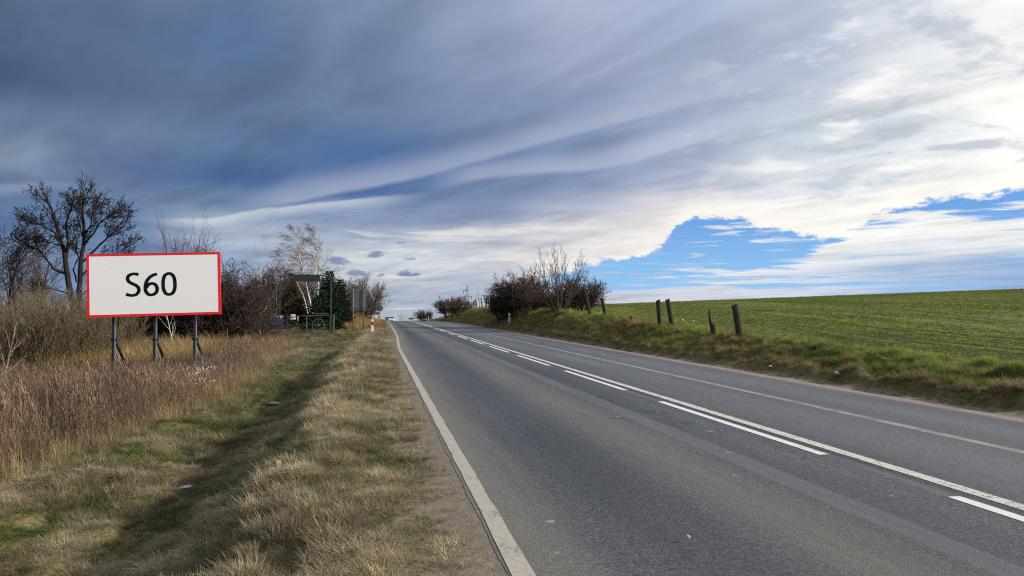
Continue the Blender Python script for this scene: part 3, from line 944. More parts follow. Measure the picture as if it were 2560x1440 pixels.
r4 = np.random.default_rng(44)
DEAD, STRAW, TURF, LUSH, OLIVE = (.215, .178, .112), (.420, .350, .225), (.075, .088, .034), (.115, .160, .042), (.16, .145, .055)
short = [tuft(f'short_tuft', 'grass_blade', 100 + i, 34, (.04, .11), .0048, .10, 0.8, 0.7) for i in range(3)]
matted = [tuft(f'matted_tuft', 'grass_blade', 110 + i, 40, (.09, .22), .0048, .11, 0.95, 0.95, 5, wind=(-.2, .08)) for i in range(3)]
fresh = [tuft(f'fresh_tuft', 'grass_blade', 120 + i, 30, (.10, .22), .0065, .08, 0.35, 0.6, 4) for i in range(2)]

# the verge beside the road, the ditch and its far slope
x, y, s = sow(lambda y: weed_edge(y) - .5, lambda y: edge_l(y) - .12, 2.6, 60, 470, 1, 8.0, 1.3,
              keep=lambda x, y: np.where(x - edge_l(y) > -.65, np.clip((edge_l(y) - x - .10) * 1.5, .03, 1) * (0.30 + .6 * (vnoise(x * 3, y * 2, 5) > 0)), 1.0))
u = x - edge_l(y)
nA, nB, nC = fbm(x * 1.3, y * .9, 201, 3), fbm(x * .5, y * .35, 202, 2), vnoise(x * 1.9, y * 2.6, 9)
hump = fbm(x * 1.9, y * 1.5, 3, 3)
lump = vnoise(x * 4.1, y * 3.4, 13)
greenish = np.clip(.52 - .35 * lump + .9 * nB - .7 * hump + .28 * sstep(u, -2.2, -3.2) - .35 * sstep(u, -2.0, -1.0) + .5 * nA * .6, 0, 1)
straw = np.clip(.28 + .45 * lump + .9 * hump + .5 * nA + .35 * np.exp(-((u + 1.55) / .45) ** 2) - .35 * np.exp(-((u + 2.7) / .5) ** 2), 0, 1)
tint = blend(DEAD, STRAW, straw) * (1 - greenish * .8)[:, None] + blend(TURF, LUSH, np.clip(.3 + nA, 0, 1)) * (greenish * .8)[:, None]
lushp = (fbm(x * .9, y * .8, 207, 2) > .44) & (u < -1.9)
tint[lushp] = blend((.10, .12, .035), (.105, .155, .035), np.clip(.5 + nC[lushp], 0, 1))
longg = (hump + .35 * nA > .02) & (u < -.75)
pick = np.where(lushp, 6 + r4.integers(0, 2, len(x)), np.where(longg, 3 + r4.integers(0, 3, len(x)), r4.integers(0, 3, len(x))))
sc = s ** .9 * r4.uniform(.5, .95, len(x)) * (1 + .3 * lump) * np.where(u > -.9, .85, 1.0) * (1 - .25 * np.exp(-((u + 2.7) / .6) ** 2))
scl = np.stack([sc, sc, sc * np.where(u > -.9, .55, .78)], 1)
rot = np.stack([r4.normal(0, .12, len(x)), r4.normal(0, .12, len(x)), r4.uniform(0, 6.283, len(x))], 1)
rot[longg, 2] = r4.normal(0, .7, longg.sum())
P = np.stack([x, y, H(x, y)], 1)
scatter('verge_grass', short + matted + fresh, P, scl, rot, tint, pick, 'dry matted grass with green patches on the road verge and in the ditch', 'grass', 'grass_blade')

# taller tan grass that edges the weeds
tall = [tuft('tan_tuft', 'grass_blade', 130 + i, 30, (.28, .62), .0062, .13, 0.22, 0.75, 5) for i in range(3)]
x, y, s = sow(lambda y: weed_edge(y) - 1.9, lambda y: weed_edge(y) + .55 + .35 * vnoise(y * .8, y * 0, 15), 4, 48, 60, 2, 10, 1.0,
              keep=lambda x, y: np.clip(.55 + .8 * fbm(x * .8, y * .8, 211, 2) + .3, 0, 1))
nA = fbm(x * 1.1, y * .9, 212, 2)
tint = blend((.235, .170, .095), (.37, .275, .155), np.clip(.5 + nA, 0, 1))
sc = s ** .6 * r4.uniform(.35, .95, len(x)) * (1 - .35 * sstep(x - weed_edge(y), -.2, .6))
scatter('tan_grass', tall, np.stack([x, y, H(x, y)], 1), np.stack([sc * s ** .4, sc * s ** .4, sc], 1),
        np.stack([r4.normal(0, .12, len(x)), r4.normal(0, .12, len(x)), r4.uniform(0, 6.283, len(x))], 1), tint, r4.integers(0, 3, len(x)),
        'tall tan grass edging the reddish weeds', 'grass', 'grass_blade')

# the field of dry reddish-brown weeds round the billboard
weeds = [weed('dry_weed', 140 + i, 20, (.42, .85), .0058, 5) for i in range(4)]
x, y, s = sow(lambda y: -9 - y * .75, lambda y: weed_edge(y) - .15 + .3 * vnoise(y * .7, y * 0, 16), 5, 55, 15, 3, 13, .8)
nA, nB = fbm(x * .45, y * .3, 221, 3), fbm(x * .18, y * .14, 222, 2)
tint = blend((.118, .082, .066), (.225, .150, .102), np.clip(.5 + 1.2 * nA, 0, 1)) * r4.uniform(.5, 1.4, (len(x), 1))
tint = tint * (1 - np.clip(.9 * nB, 0, .6))[:, None] + np.asarray((.30, .215, .125)) * np.clip(.9 * nB, 0, .6)[:, None]
edge = sstep(weed_edge(y) - x, 0.0, 1.6)
sc = r4.uniform(.7, 1.3, len(x)) * (.62 + .38 * edge) * (1 + .2 * nB) * (1.28 - .4 * sstep(y, 14, 26))
wd = s ** .9
scatter('dry_weeds', weeds, np.stack([x, y, H(x, y)], 1), np.stack([sc * wd, sc * wd, sc], 1),
        np.stack([r4.normal(0, .06, len(x)), r4.normal(0, .06, len(x)), r4.uniform(0, 6.283, len(x))], 1), tint, r4.integers(0, 4, len(x)),
        'dense reddish brown dry weeds standing round the billboard posts', 'weeds', 'weed_stem')

# golden grass behind the billboard posts and the tan mound beyond the gate
x1_, y1_, s1_ = sow(lambda y: -17 + 0 * y, lambda y: -5.8 - .05 * y, 33, 44, 16, 4, 40, 1)
x2_, y2_, s2_ = sow(lambda y: -5.4 + 0 * y, lambda y: edge_l(y) - .7 - .5 * (y < 62), 60, 100, 26, 5, 60, 1.2)
x, y = np.r_[x1_, x2_], np.r_[y1_, y2_]
tint = blend((.27, .19, .085), (.42, .30, .14), np.clip(.5 + fbm(x * .8, y * .5, 231, 2), 0, 1))
sc = np.r_[r4.uniform(1.5, 2.7, len(x1_)), r4.uniform(.55, 1.0, len(x2_))]
wd = np.r_[np.full(len(x1_), 1.4), np.full(len(x2_), 2.0)]
scatter('golden_grass', tall, np.stack([x, y, H(x, y)], 1), np.stack([sc * wd, sc * wd, sc], 1),
        np.stack([r4.normal(0, .1, len(x)), r4.normal(0, .1, len(x)), r4.uniform(0, 6.283, len(x))], 1), tint, r4.integers(0, 3, len(x)),
        'golden dry grass behind the billboard and on the mound past the gate', 'grass', 'grass_blade')

# the embankment on the far side of the road
bfresh = [tuft('bank_tuft', 'grass_blade', 150 + i, 32, (.12, .26), .0075, .11, 0.5, 0.85, 5) for i in range(3)]
x, y, s = sow(lambda y: edge_r(y) + .3, lambda y: edge_r(y) + post_off(y) + 1.0, 5, 130, 175, 6, 14, 1.1,
              keep=lambda x, y: np.where(x - edge_r(y) < .75, .10 + .55 * (vnoise(x * 3, y * 1.4, 25) > .1), 1.0), bands=(8, 11, 15, 20, 27, 36, 48, 62, 80, 105))
v = x - edge_r(y)
nA, nB, bump = fbm(x * 1.2, y * .8, 241, 3), fbm(x * .45, y * .22, 242, 2), np.abs(vnoise(x * 2.3, y * 1.9, 31))
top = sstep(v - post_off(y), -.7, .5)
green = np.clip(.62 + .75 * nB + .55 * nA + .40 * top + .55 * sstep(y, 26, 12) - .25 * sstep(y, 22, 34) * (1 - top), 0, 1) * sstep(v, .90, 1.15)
dry_ = blend((.150, .118, .050), (.270, .205, .095), np.clip(.5 + nA, 0, 1))
tint = dry_ * (1 - green)[:, None] + blend((.085, .112, .028), (.185, .210, .052), np.clip(.4 + nB + .4 * top, 0, 1)) * green[:, None]
lump = vnoise(x * 4.3, y * 3.6, 33)
tint = tint * (0.85 + .4 * bump + .22 * lump)[:, None]  # shading painted into the tint: tussock tops brighter, hollows darker
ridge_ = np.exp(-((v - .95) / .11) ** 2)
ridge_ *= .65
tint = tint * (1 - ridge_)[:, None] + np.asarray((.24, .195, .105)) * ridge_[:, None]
tint *= (1 + .30 * top[:, None] * np.asarray((1.0, 1.0, .6))[None, :])  # sunlight on the bank top painted in as a yellower, brighter tint
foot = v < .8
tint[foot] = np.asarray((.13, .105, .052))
sc = s ** .9 * r4.uniform(.38, .68, len(x)) * np.where(foot, .6, 1.0) * (.75 + .7 * bump + .25 * lump)
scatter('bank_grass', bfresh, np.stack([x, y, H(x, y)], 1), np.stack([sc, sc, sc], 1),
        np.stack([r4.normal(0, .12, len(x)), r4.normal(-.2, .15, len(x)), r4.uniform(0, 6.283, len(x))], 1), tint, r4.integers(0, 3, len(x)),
        'tussocky green and brown grass covering the roadside embankment', 'grass', 'grass_blade')

# winter cereal in drill rows on the field
crop = [tuft('crop_tuft', 'grass_blade', 160 + i, 15, (.06, .13), .0085, .05, 0.55, 0.6, 3) for i in range(3)]
x, y, s = sow(lambda y: edge_r(y) + post_off(y) + 1.15, lambda y: 22 + y * 1.1, 8, 122, 80, 7, 18, 1.15, bands=(11, 14, 18, 23, 30, 40, 55, 75, 98))
ac, al = x * math.cos(ROW_A) - y * math.sin(ROW_A), x * math.sin(ROW_A) + y * math.cos(ROW_A)
pitch_ = 0.40
ac2 = np.round(ac / pitch_) * pitch_ + r4.normal(0, .045, len(x))
x, y = ac2 * math.cos(ROW_A) + al * math.sin(ROW_A), -ac2 * math.sin(ROW_A) + al * math.cos(ROW_A)
ok = (x > edge_r(y) + post_off(y) + 1.05) & (r4.uniform(0, 1, len(x)) < np.clip(.70 + 1.5 * fbm(ac2 * .8, al * .05, 251, 3), .12, 1))
wheel = np.abs(((ac2 + 3.0) % 9.0) - 4.5)
ok &= ~((np.abs(wheel - .9) < .18) & (r4.uniform(0, 1, len(x)) < .75))
x, y, s = x[ok], y[ok], s[ok]
nA = fbm(x * .22, y * .22, 252, 3)
tint = blend((.110, .150, .030), (.190, .232, .056), np.clip(.5 + nA, 0, 1))
dry = np.clip(fbm(x * .12, y * .1, 253, 2) + .1, 0, .5)
tint = tint * (1 - dry)[:, None] + np.asarray((.19, .18, .05)) * dry[:, None]
sc = s ** .8 * r4.uniform(.55, 1.1, len(x))
scatter('cereal_crop', crop, np.stack([x, y, H(x, y)], 1), np.stack([sc, sc, sc * .9], 1),
        np.stack([r4.normal(0, .1, len(x)), r4.normal(0, .1, len(x)), r4.uniform(0, 6.283, len(x))], 1), tint, r4.integers(0, 3, len(x)),
        'young green cereal growing in rows across the field', 'crop', 'grass_blade')

# ------------------------------------------------------------------ trees and shrubs
def bark_nodes(c1, c2, sc=3.0):
    def f(q, b, o):
        co = q.node('ShaderNodeTexCoord').outputs['Object']
        n = q.noise(co, sc, 5, 0.65)
        q.put(b.inputs['Base Color'], q.mix(q.lerp(n, 0.3, 0.7), c1, c2))
        b.inputs['Roughness'].default_value = 0.9
        b.inputs['Specular IOR Level'].default_value = 0.2
    return f
def birch_nodes(q, b, o):
    co = q.node('ShaderNodeTexCoord').outputs['Object']
    x, y, z = q.sep(co)
    n = q.noise(q.vec(q.mul(x, 2.0), q.mul(y, 2.0), q.mul(z, 9.0)), 1.3, 4, 0.6)
    c = q.mix(q.step(n, 0.57, 0.66), (0.44, 0.41, 0.365), (0.06, 0.052, 0.048))
    q.put(b.inputs['Base Color'], c); b.inputs['Roughness'].default_value = 0.75
material('dark_bark', build=bark_nodes((0.010, 0.009, 0.009), (0.028, 0.024, 0.021)))
material('grey_twig', build=bark_nodes((0.070, 0.056, 0.045), (0.125, 0.100, 0.080)))
material('thorn_twig', build=bark_nodes((0.027, 0.020, 0.019), (0.082, 0.058, 0.050), 1.6))
material('thorn_core', build=bark_nodes((0.022, 0.017, 0.014), (0.045, 0.034, 0.027), 2.0))
material('rust_twig', build=bark_nodes((0.050, 0.032, 0.026), (0.125, 0.078, 0.056), 1.6))
material('willow_twig', build=bark_nodes((0.085, 0.070, 0.042), (0.215, 0.172, 0.105), 1.2))
material('pale_bark', build=bark_nodes((0.150, 0.125, 0.100), (0.300, 0.260, 0.215), 4))
material('birch_bark', build=birch_nodes)
material('birch_twig', build=bark_nodes((0.125, 0.085, 0.070), (0.230, 0.165, 0.130), 2))
material('dead_leaf', build=bark_nodes((0.045, 0.022, 0.018), (0.105, 0.050, 0.036), 3))
material('spruce_dark', build=bark_nodes((0.008, 0.020, 0.010), (0.026, 0.052, 0.020), 2.5))
material('spruce_olive', build=bark_nodes((0.016, 0.030, 0.010), (0.050, 0.062, 0.020), 2.5))
material('thuja_green', build=bark_nodes((0.030, 0.040, 0.016), (0.095, 0.100, 0.045), 2.0))

def norm(v): return v / max(np.linalg.norm(v), 1e-9)

def grow(r, p, d, L, rad, lvl, S, out):
    """recursive branching. S: one settings dict per level"""
    s = S[lvl]
    n = s['n']
    pts, rr = [p.copy()], [rad]
    dd = norm(np.asarray(d, float))
    wind = np.asarray(s.get('wind', (0, 0, 0)), float)
    for i in range(n):
        dd = norm(dd + r.normal(0, s['wob'], 3) + np.array([0, 0, s['up']]) + wind * ((i + 1) / n))
        p = p + dd * L / n
        pts.append(p.copy()); rr.append(rad * (1 - (1 - s['tip']) * (i + 1) / n))
    out.setdefault(lvl, []).append((np.array(pts), np.array(rr)))
    side_shoots(r, np.array(pts), np.array(rr), L, lvl, S, out)

def side_shoots(r, pts, rr, L, lvl, S, out):
    s = S[lvl]
    if lvl + 1 >= len(S): return
    k = s['kids'] if isinstance(s['kids'], int) else int(r.integers(s['kids'][0], s['kids'][1] + 1))
    ph = r.uniform(0, 6.283)
    for j in range(k):
        f = s['from'] + (1 - s['from']) * (j + r.uniform(0.1, 0.9)) / k
        q = f * (len(pts) - 1); i = min(int(q), len(pts) - 2); a = q - i
        p0 = pts[i] * (1 - a) + pts[i + 1] * a
        t = norm(pts[i + 1] - pts[i])
        e = norm(np.cross(t, [0.3, 0.2, 1.0] if abs(t[2]) < .9 else [1.0, 0.1, 0])); g_ = np.cross(t, e)
        ph += 2.4 + r.normal(0, .5)
        ang = r.normal(*s['ang'])
        d2 = t * math.cos(ang) + (e * math.cos(ph) + g_ * math.sin(ph)) * math.sin(ang)
        grow(r, p0, d2, L * s['len'] * r.uniform(.65, 1.2) * (1 - s.get('fall', .45) * (f - s['from'])),
             max(S[-1]['rmin'], (rr[i] * (1 - a) + rr[i + 1] * a) * s['rad']), lvl + 1, S, out)

def tubes(lines, sides):
    """many tapering tubes at once; lines: list of (points, radii)"""
    V, Fq, off = [], [], 0
    by = {}
    for p, r_ in lines: by.setdefault(len(p), []).append((p, r_))
    for n, ls in by.items():
        P = np.stack([l[0] for l in ls]); Rr = np.stack([l[1] for l in ls])
        M = len(P)
        T = np.gradient(P, axis=1); T /= np.maximum(np.linalg.norm(T, axis=-1, keepdims=True), 1e-9)
        ref = np.where(np.abs(T[:, :1, 2:3]) < .9, np.array([0, 0, 1.0]), np.array([1.0, 0, 0]))
        A = np.cross(T, np.broadcast_to(ref, T.shape)); A /= np.maximum(np.linalg.norm(A, axis=-1, keepdims=True), 1e-9)
        B = np.cross(T, A)
        th = np.arange(sides) * 2 * np.pi / sides
        ring = P[:, :, None] + Rr[:, :, None, None] * (A[:, :, None] * np.cos(th)[None, None, :, None] + B[:, :, None] * np.sin(th)[None, None, :, None])
        V.append(ring.reshape(-1, 3))
        i = off + (np.arange(M)[:, None, None] * n + np.arange(n - 1)[None, :, None]) * sides + np.arange(sides)[None, None, :]
        j = off + (np.arange(M)[:, None, None] * n + np.arange(n - 1)[None, :, None]) * sides + (np.arange(sides)[None, None, :] + 1) % sides
        Fq.append(np.stack([i, j, j + sides, i + sides], -1).reshape(-1, 4)); off += M * n * sides
    return np.concatenate(V), np.concatenate(Fq)

def wood(name, lines, sides, mat, parent):
    v, f = tubes(lines, sides)
    return link(name, new_mesh(name, v, f.ravel(), np.full(len(f), 4), MATS[mat], True), parent)

def flakes(name, centers, size, mat, parent, seed, per=4, spread=.1, stretch=(1, 1, 1)):
    """small loose leaf-sized faces round the given points"""
    r = np.random.default_rng(seed)
    C = np.repeat(np.asarray(centers), per, 0); C = C + r.normal(0, spread, C.shape) * np.asarray(stretch)
    n = len(C)
    a = r.normal(0, 1, (n, 3)); a /= np.linalg.norm(a, axis=1, keepdims=True)
    b = np.cross(a, r.normal(0, 1, (n, 3))); b /= np.maximum(np.linalg.norm(b, axis=1, keepdims=True), 1e-6)
    s = r.uniform(.5, 1.2, (n, 1)) * size
    v = np.stack([C - a * s, C + b * s * .45, C + a * s, C - b * s * .45], 1).reshape(-1, 3)
    return link(name, new_mesh(name, v, np.arange(n * 4), np.full(n, 4), MATS[mat]), parent)

def plant(name, px, depth, label, cat, group=None, rz=0.0, sink=0.0):
    x, y, z = spot(px, depth)
    return tag(empty(name, (x, y, z - sink), rz), label, cat, group)

def place(o, px, depth, rz, s, label, sink=0.05):
    x, y, z = spot(px, depth)
    o.location = (x, y, z - sink); o.rotation_euler = (0, 0, rz)
    o.scale = s if hasattr(s, '__len__') else (s, s, s)
    o['label'] = label
    return o

# --- a dense round thorn shrub, many stems from the ground
def thorn_shrub(seed, mats, stems, h, w, dens=1.0, up=.05, fine=.011):
    r = np.random.default_rng(seed)
    S = [dict(n=5, wob=.13, up=up, tip=.35, kids=(int(9 * dens), int(12 * dens)), ang=(.75, .25), len=.42, rad=.55, fall=.35, **{'from': .18}),
         dict(n=4, wob=.20, up=.05, tip=.4, kids=(int(6 * dens), int(9 * dens)), ang=(.75, .3), len=.50, rad=.6, fall=.3, **{'from': .15}),
         dict(n=3, wob=.22, up=.04, tip=.4, kids=(2, 4), ang=(.7, .3), len=.5, rad=.7, **{'from': .2}),
         dict(n=2, wob=.2, up=.02, tip=.5, rmin=fine)]
    out = {}
    for k in range(stems):
        a = 2 * math.pi * (k + r.uniform(0, 1)) / stems
        q = math.sqrt(r.uniform(.05, 1))
        lean = q * w / (2 * h) * 1.15
        p = np.array([math.cos(a) * q * w * .22, math.sin(a) * q * w * .22, -.05])
        grow(r, p, (math.cos(a) * lean, math.sin(a) * lean, 1), h * r.uniform(.75, 1.0) * (1.0 - .25 * q), .028 * h / 3 + .008, 0, S, out)
    root = empty('thorn_shrub', (0, 0, 0))
    wood('trunk', out[0], 5, mats[0], root)
    wood('crown', out[1] + out[2] + out[3], 3, mats[1], root)
    return root

TH = 'dark thorn shrubs'
shrubA = thorn_shrub(11, ('thorn_core', 'thorn_twig'), 26, 3.5, 3.5, 1.12, up=.03, fine=.013)
shrubB = thorn_shrub(12, ('thorn_core', 'rust_twig'), 20, 2.7, 3.0, 1.05, up=.03, fine=.012)
shrubC = thorn_shrub(13, ('thorn_core', 'thorn_twig'), 14, 4.8, 3.3, 1.0, up=.14)
for o_ in (shrubA, shrubB, shrubC): tag(o_, 'x', 'shrub', TH)
first = {id(shrubA): True, id(shrubB): True, id(shrubC): True}
def put_shrub(src, px, depth, rz, s, label, group=None, sink=.08):
    o = src if first.pop(id(src), False) else copy_tree(src)
    if group: o['group'] = group
    return place(o, px, depth, rz, s, label, sink)
RG, LG, FG = 'bare thorn shrubs on the roadside bank', 'bare thicket shrubs behind the billboard', 'bare shrubs at the crest of the road'
put_shrub(shrubA, 1288, 64, .4, (1.12, 1.12, 1.10), 'large round dark thorn shrub on the bank above the right-hand marker post', RG)
put_shrub(shrubA, 1262, 66, 2.0, (.85, .85, .82), 'low dark shrub on the bank nearest the small distant fence posts', RG)
put_shrub(shrubB, 1326, 62, .9, (1.2, 1.2, 1.2), 'reddish twiggy shrub between the large dark shrub and the whippy bare shrub', RG)
put_shrub(shrubA, 1350, 59, 4.1, (.8, .8, .50), 'low dark shrub directly behind the whippy bare shrub', RG)
put_shrub(shrubB, 1410, 53, 3.0, (.9, .9, .62), 'reddish shrub just right of the whippy shrub, low in its tangle', RG)
put_shrub(shrubA, 1446, 53, 5.3, (.92, .92, .84), 'dark tangled shrub behind the leaning fence post at the field edge', RG)
put_shrub(shrubA, 1126, 117, 1.2, (1.2, 1.2, 1.02), 'large dark shrub at the crest left of the pylon', FG)
put_shrub(shrubB, 1153, 108, 2.2, (1.25, 1.25, 1.05), 'reddish brown shrub in front of the pylon foot', FG)
put_shrub(shrubA, 1062, 158, 3.3, (.98, .98, .78), 'small lone round shrub at the far crest beside the road', FG)
# thicket behind the billboard and towards the gate
put_shrub(shrubC, 548, 45, .3, (1.23, 1.23, 1.28), 'tall dark thicket shrub rising past the right edge of the billboard', LG)
put_shrub(shrubA, 575, 46, 1.3, (1.26, 1.26, 1.37), 'broad dark shrub a step right of the tall one at the billboard edge', LG)
put_shrub(shrubC, 598, 50, 2.2, (1.21, 1.21, 1.04), 'dark brown shrub between the billboard and the thin white sapling', LG)
put_shrub(shrubB, 612, 50, 5.0, (1.32, 1.32, 1.39), 'reddish shrub just left of the thin white sapling', LG)
put_shrub(shrubC, 668, 61, 3.9, (1.21, 1.21, 0.97), 'brown shrub just right of the thin white sapling', LG)
put_shrub(shrubB, 684, 66, .8, (1.21, 1.21, 1.22), 'reddish shrub farther back, just left of the left gate post', LG)
put_shrub(shrubC, 508, 46, 5.5, (1.21, 1.21, 1.10), 'dark shrub behind the right post of the billboard', LG)
put_shrub(shrubA, 455, 47, 2.9, (1.32, 1.32, 1.22), 'dark shrub behind the middle post of the billboard', LG)
put_shrub(shrubC, 395, 48, 1.9, (1.21, 1.21, 1.04), 'dark shrub hidden behind the middle of the billboard panel', LG)
put_shrub(shrubA, 330, 49, 4.4, (1.32, 1.32, 1.16), 'dark shrub behind the left post of the billboard', LG)
put_shrub(shrubB, 865, 74, 1.7, (1.10, 1.10, 1.51), 'thin reddish shrub between the dark spruce and the blank road sign', LG)
put_shrub(shrubC, 775, 80, 2.7, (1.43, 1.43, 0.99), 'brown shrub seen under the gate arch behind the leaning birches', LG)
put_shrub(shrubC, 715, 82, .2, (1.43, 1.43, 0.99), 'brown shrub seen just inside the left gate post', LG)
put_shrub(shrubB, 905, 92, .2, (1.10, 1.10, 0.93), 'low reddish brush at the foot of the round bare tree', LG)

# --- willow-like brush, wispy and upright
def brush_shrub(seed):
    r = np.random.default_rng(seed)
    S = [dict(n=6, wob=.06, up=.03, tip=.3, kids=(9, 13), ang=(.35, .14), len=.36, rad=.5, fall=.4, **{'from': .25}),
         dict(n=4, wob=.10, up=.08, tip=.3, kids=(4, 6), ang=(.42, .16), len=.5, rad=.7, **{'from': .2}),
         dict(n=3, wob=.12, up=.06, tip=.4, rmin=.0085)]
    out = {}
    for k in range(46):
        a, q = r.uniform(0, 6.283), math.sqrt(r.uniform())
        p = np.array([math.cos(a) * q * .8, math.sin(a) * q * .8, -.05])
        lean = .10 + .42 * q
        grow(r, p, (math.cos(a) * lean, math.sin(a) * lean, 1), r.uniform(2.3, 4.0) * (1 - .18 * q), .016, 0, S, out)
    root = empty('willow_shrub', (0, 0, 0))
    wood('trunk', out[0], 4, 'thorn_core', root)
    wood('crown', out[1] + out[2], 3, 'willow_twig', root)
    return root
WG = 'olive brown brush left of the billboard'
wil = tag(brush_shrub(31), 'x', 'shrub', WG)
place(wil, 205, 33, .2, (1.0, 1.0, .98), 'olive brown wispy brush touching the left edge of the billboard')
for px, dp, rz, s, lb in [(130, 32, 1.4, (1.05, 1.05, .98), 'olive brown wispy brush second from the billboard, below the big dark tree'),
                          (55, 31, 2.8, (1.0, 1.0, .95), 'olive brown wispy brush behind the pale bare sapling'),
                          (-20, 32, 4.0, (1.1, 1.1, .95), 'olive brown wispy brush cut off by the edge of the view'),
                          (265, 36, 5.1, (1.0, 1.0, .80), 'low olive brush under the left end of the billboard'),
                          (372, 37, .9, (.75, .75, .40), 'low dark olive brush between the left and middle billboard posts'),
                          (95, 38, 5.7, (1.2, 1.2, 1.0), 'olive brush standing in the second row behind the others'),
                          (10, 39, 3.5, (1.2, 1.2, 1.05), 'taller olive brush in the second row by the edge of the view')]:
    place(copy_tree(wil), px, dp, rz, s, lb)

# --- the big dark tree: main limbs follow the photograph, the rest grows off them
def limb(px_pts, depth, ox, oz, r, r0, r1, jit=.25):
    """limb through photo points (px, py) at one distance, in metres relative to the tree's foot"""
    k = depth / FPX
    P = np.array([((px - ox) * k * math.cos(math.atan2(1280 - ox, FPX)), 0.0, (oz - py) * k) for px, py in px_pts], float)
    y = np.cumsum(r.normal(0, jit, len(P))); P[:, 1] = y - y[0]
    t = np.linspace(0, 1, len(P)); tt = np.linspace(0, 1, 9)
    P = np.stack([np.interp(tt, t, P[:, i]) for i in range(3)], 1)
    P[1:-1] += r.normal(0, .035, (7, 3))
    return P, np.linspace(r0, r1, 9)

def dark_tree():
    r = np.random.default_rng(51)
    D = 45.0
    x, y, z = spot(192, D)
    foot_py = HORIZON - (z - CAM_H) / D * FPX
    root = tag(empty('dark_tree', (x, y, z - .1), -YAW + math.atan2(192 - 1280, FPX) * -1), 'big dark bare tree with clustered dead leaves behind the olive brush', 'tree')
    root.rotation_euler = (0, 0, -(YAW + math.atan2(192 - 1280, FPX)))
    S = [None,
         dict(n=5, wob=.16, up=.07, tip=.3, kids=(5, 7), ang=(.60, .2), len=.55, rad=.55, **{'from': .25}),
         dict(n=4, wob=.20, up=.06, tip=.35, kids=(3, 5), ang=(.60, .25), len=.55, rad=.62, **{'from': .2}),
         dict(n=3, wob=.18, up=.05, tip=.5, kids=(1, 2), ang=(.6, .25), len=.55, rad=.75, **{'from': .3}),
         dict(n=2, wob=.2, up=.02, tip=.7, rmin=.013)]
    L = [([(190, foot_py), (182, 745), (166, 690), (162, 640), (152, 600), (140, 560), (125, 520), (108, 500)], .20, .035, 1.05),
         ([(163, 650), (168, 600), (160, 560), (172, 525), (178, 500)], .085, .03, .95),
         ([(150, 600), (128, 575), (100, 562), (72, 555)], .06, .025, .85),
         ([(162, 680), (140, 672), (122, 655), (108, 635), (85, 618), (62, 612)], .085, .028, .95),
         ([(160, 612), (140, 606), (115, 605), (95, 598)], .05, .02, .7),
         ([(195, foot_py), (200, 745), (196, 700), (204, 650), (208, 600), (206, 560), (200, 525), (205, 495), (212, 488)], .18, .03, 1.05),
         ([(206, 610), (222, 590), (240, 565), (262, 540), (280, 530)], .075, .025, .95),
         ([(204, 650), (225, 630), (250, 605), (280, 575), (305, 560)], .08, .025, 1.0),
         ([(200, 690), (220, 665), (255, 645), (290, 625), (318, 610)], .06, .022, .85),
         ([(204, 600), (222, 560), (228, 525), (232, 515)], .05, .02, .7),
         ([(190, 700), (182, 670), (192, 640), (188, 600), (182, 570)], .05, .02, .8),
         ([(180, 740), (150, 722), (110, 715), (80, 725)], .05, .02, .7),
         ([(185, 745), (215, 725), (255, 700), (300, 690)], .05, .02, .7)]
    out = {}
    main = []
    for pts, r0, r1, ln in L:
        P, rr = limb(pts, D, 192, foot_py, r, r0, r1)
        main.append((P, rr))
        S[0] = dict(kids=12, ang=(.62, .2), len=.38, rad=.5, fall=.35, **{'from': .42})
        side_shoots(r, P, rr, 3.7 * ln, 0, S, out)
        grow(r, P[-1], P[-1] - P[-2], 1.0, r1, 1, S, out)
    wood('trunk', main, 7, 'dark_bark', root)
    wood('crown', out[1] + out[2] + out[3] + out.get(4, []), 3, 'dark_bark', root)
    tips = np.array([l[0][-1] for l in out[3]])
    keep = (tips[:, 2] > 4.2) & (r.uniform(0, 1, len(tips)) < .11)
    f = flakes('dead_leaves', tips[keep], .06, 'dead_leaf', root, 5, per=6, spread=.075)
    f['kind'] = 'stuff'
dark_tree()

# --- plain bare trees
def bare_tree(seed, name, h, mats, S, stems=1, spread=.1, r0=.12, tsides=6):
    r = np.random.default_rng(seed); out = {}
    for k in range(stems):
        a = 2 * math.pi * k / max(stems, 1) + r.uniform(0, .8)
        sp = spread * r.uniform(.3, 1.0)
        grow(r, np.array([math.cos(a) * .08 * (stems > 1), math.sin(a) * .08 * (stems > 1), -.1]), (math.cos(a) * sp, math.sin(a) * sp, 1), h * r.uniform(.85, 1.0), r0, 0, S, out)
    root = empty(name, (0, 0, 0))
    wood('trunk', out[0] + (out[1] if tsides > 6 else []), tsides if tsides <= 6 else 5, mats[0], root)
    rest = sum((out[k] for k in sorted(out) if k >= (2 if tsides > 6 else 1)), [])
    wood('crown', rest, 3, mats[1], root)
    return root
S_GREY = [dict(n=6, wob=.10, up=.05, tip=.25, kids=(11, 13), ang=(.75, .2), len=.52, rad=.5, fall=.5, **{'from': .22}),
          dict(n=5, wob=.16, up=.05, tip=.3, kids=(7, 9), ang=(.7, .2), len=.48, rad=.55, **{'from': .2}),
          dict(n=4, wob=.18, up=.05, tip=.4, kids=(5, 7), ang=(.6, .25), len=.5, rad=.65, **{'from': .15}),
          dict(n=3, wob=.18, up=.05, tip=.5, rmin=.011)]
gt = tag(bare_tree(61, 'bare_tree', 5.6, ('dark_bark', 'grey_twig'), S_GREY, 2, .3), 'x', 'tree', 'grey twiggy trees at the left edge')
place(gt, 35, 46, .5, (1.15, 1.15, 1.15), 'grey twiggy bare tree left of the big dark tree')
place(copy_tree(gt), -20, 44, 2.0, (1.2, 1.2, 1.35), 'tallest grey twiggy tree, cut off by the edge of the view')
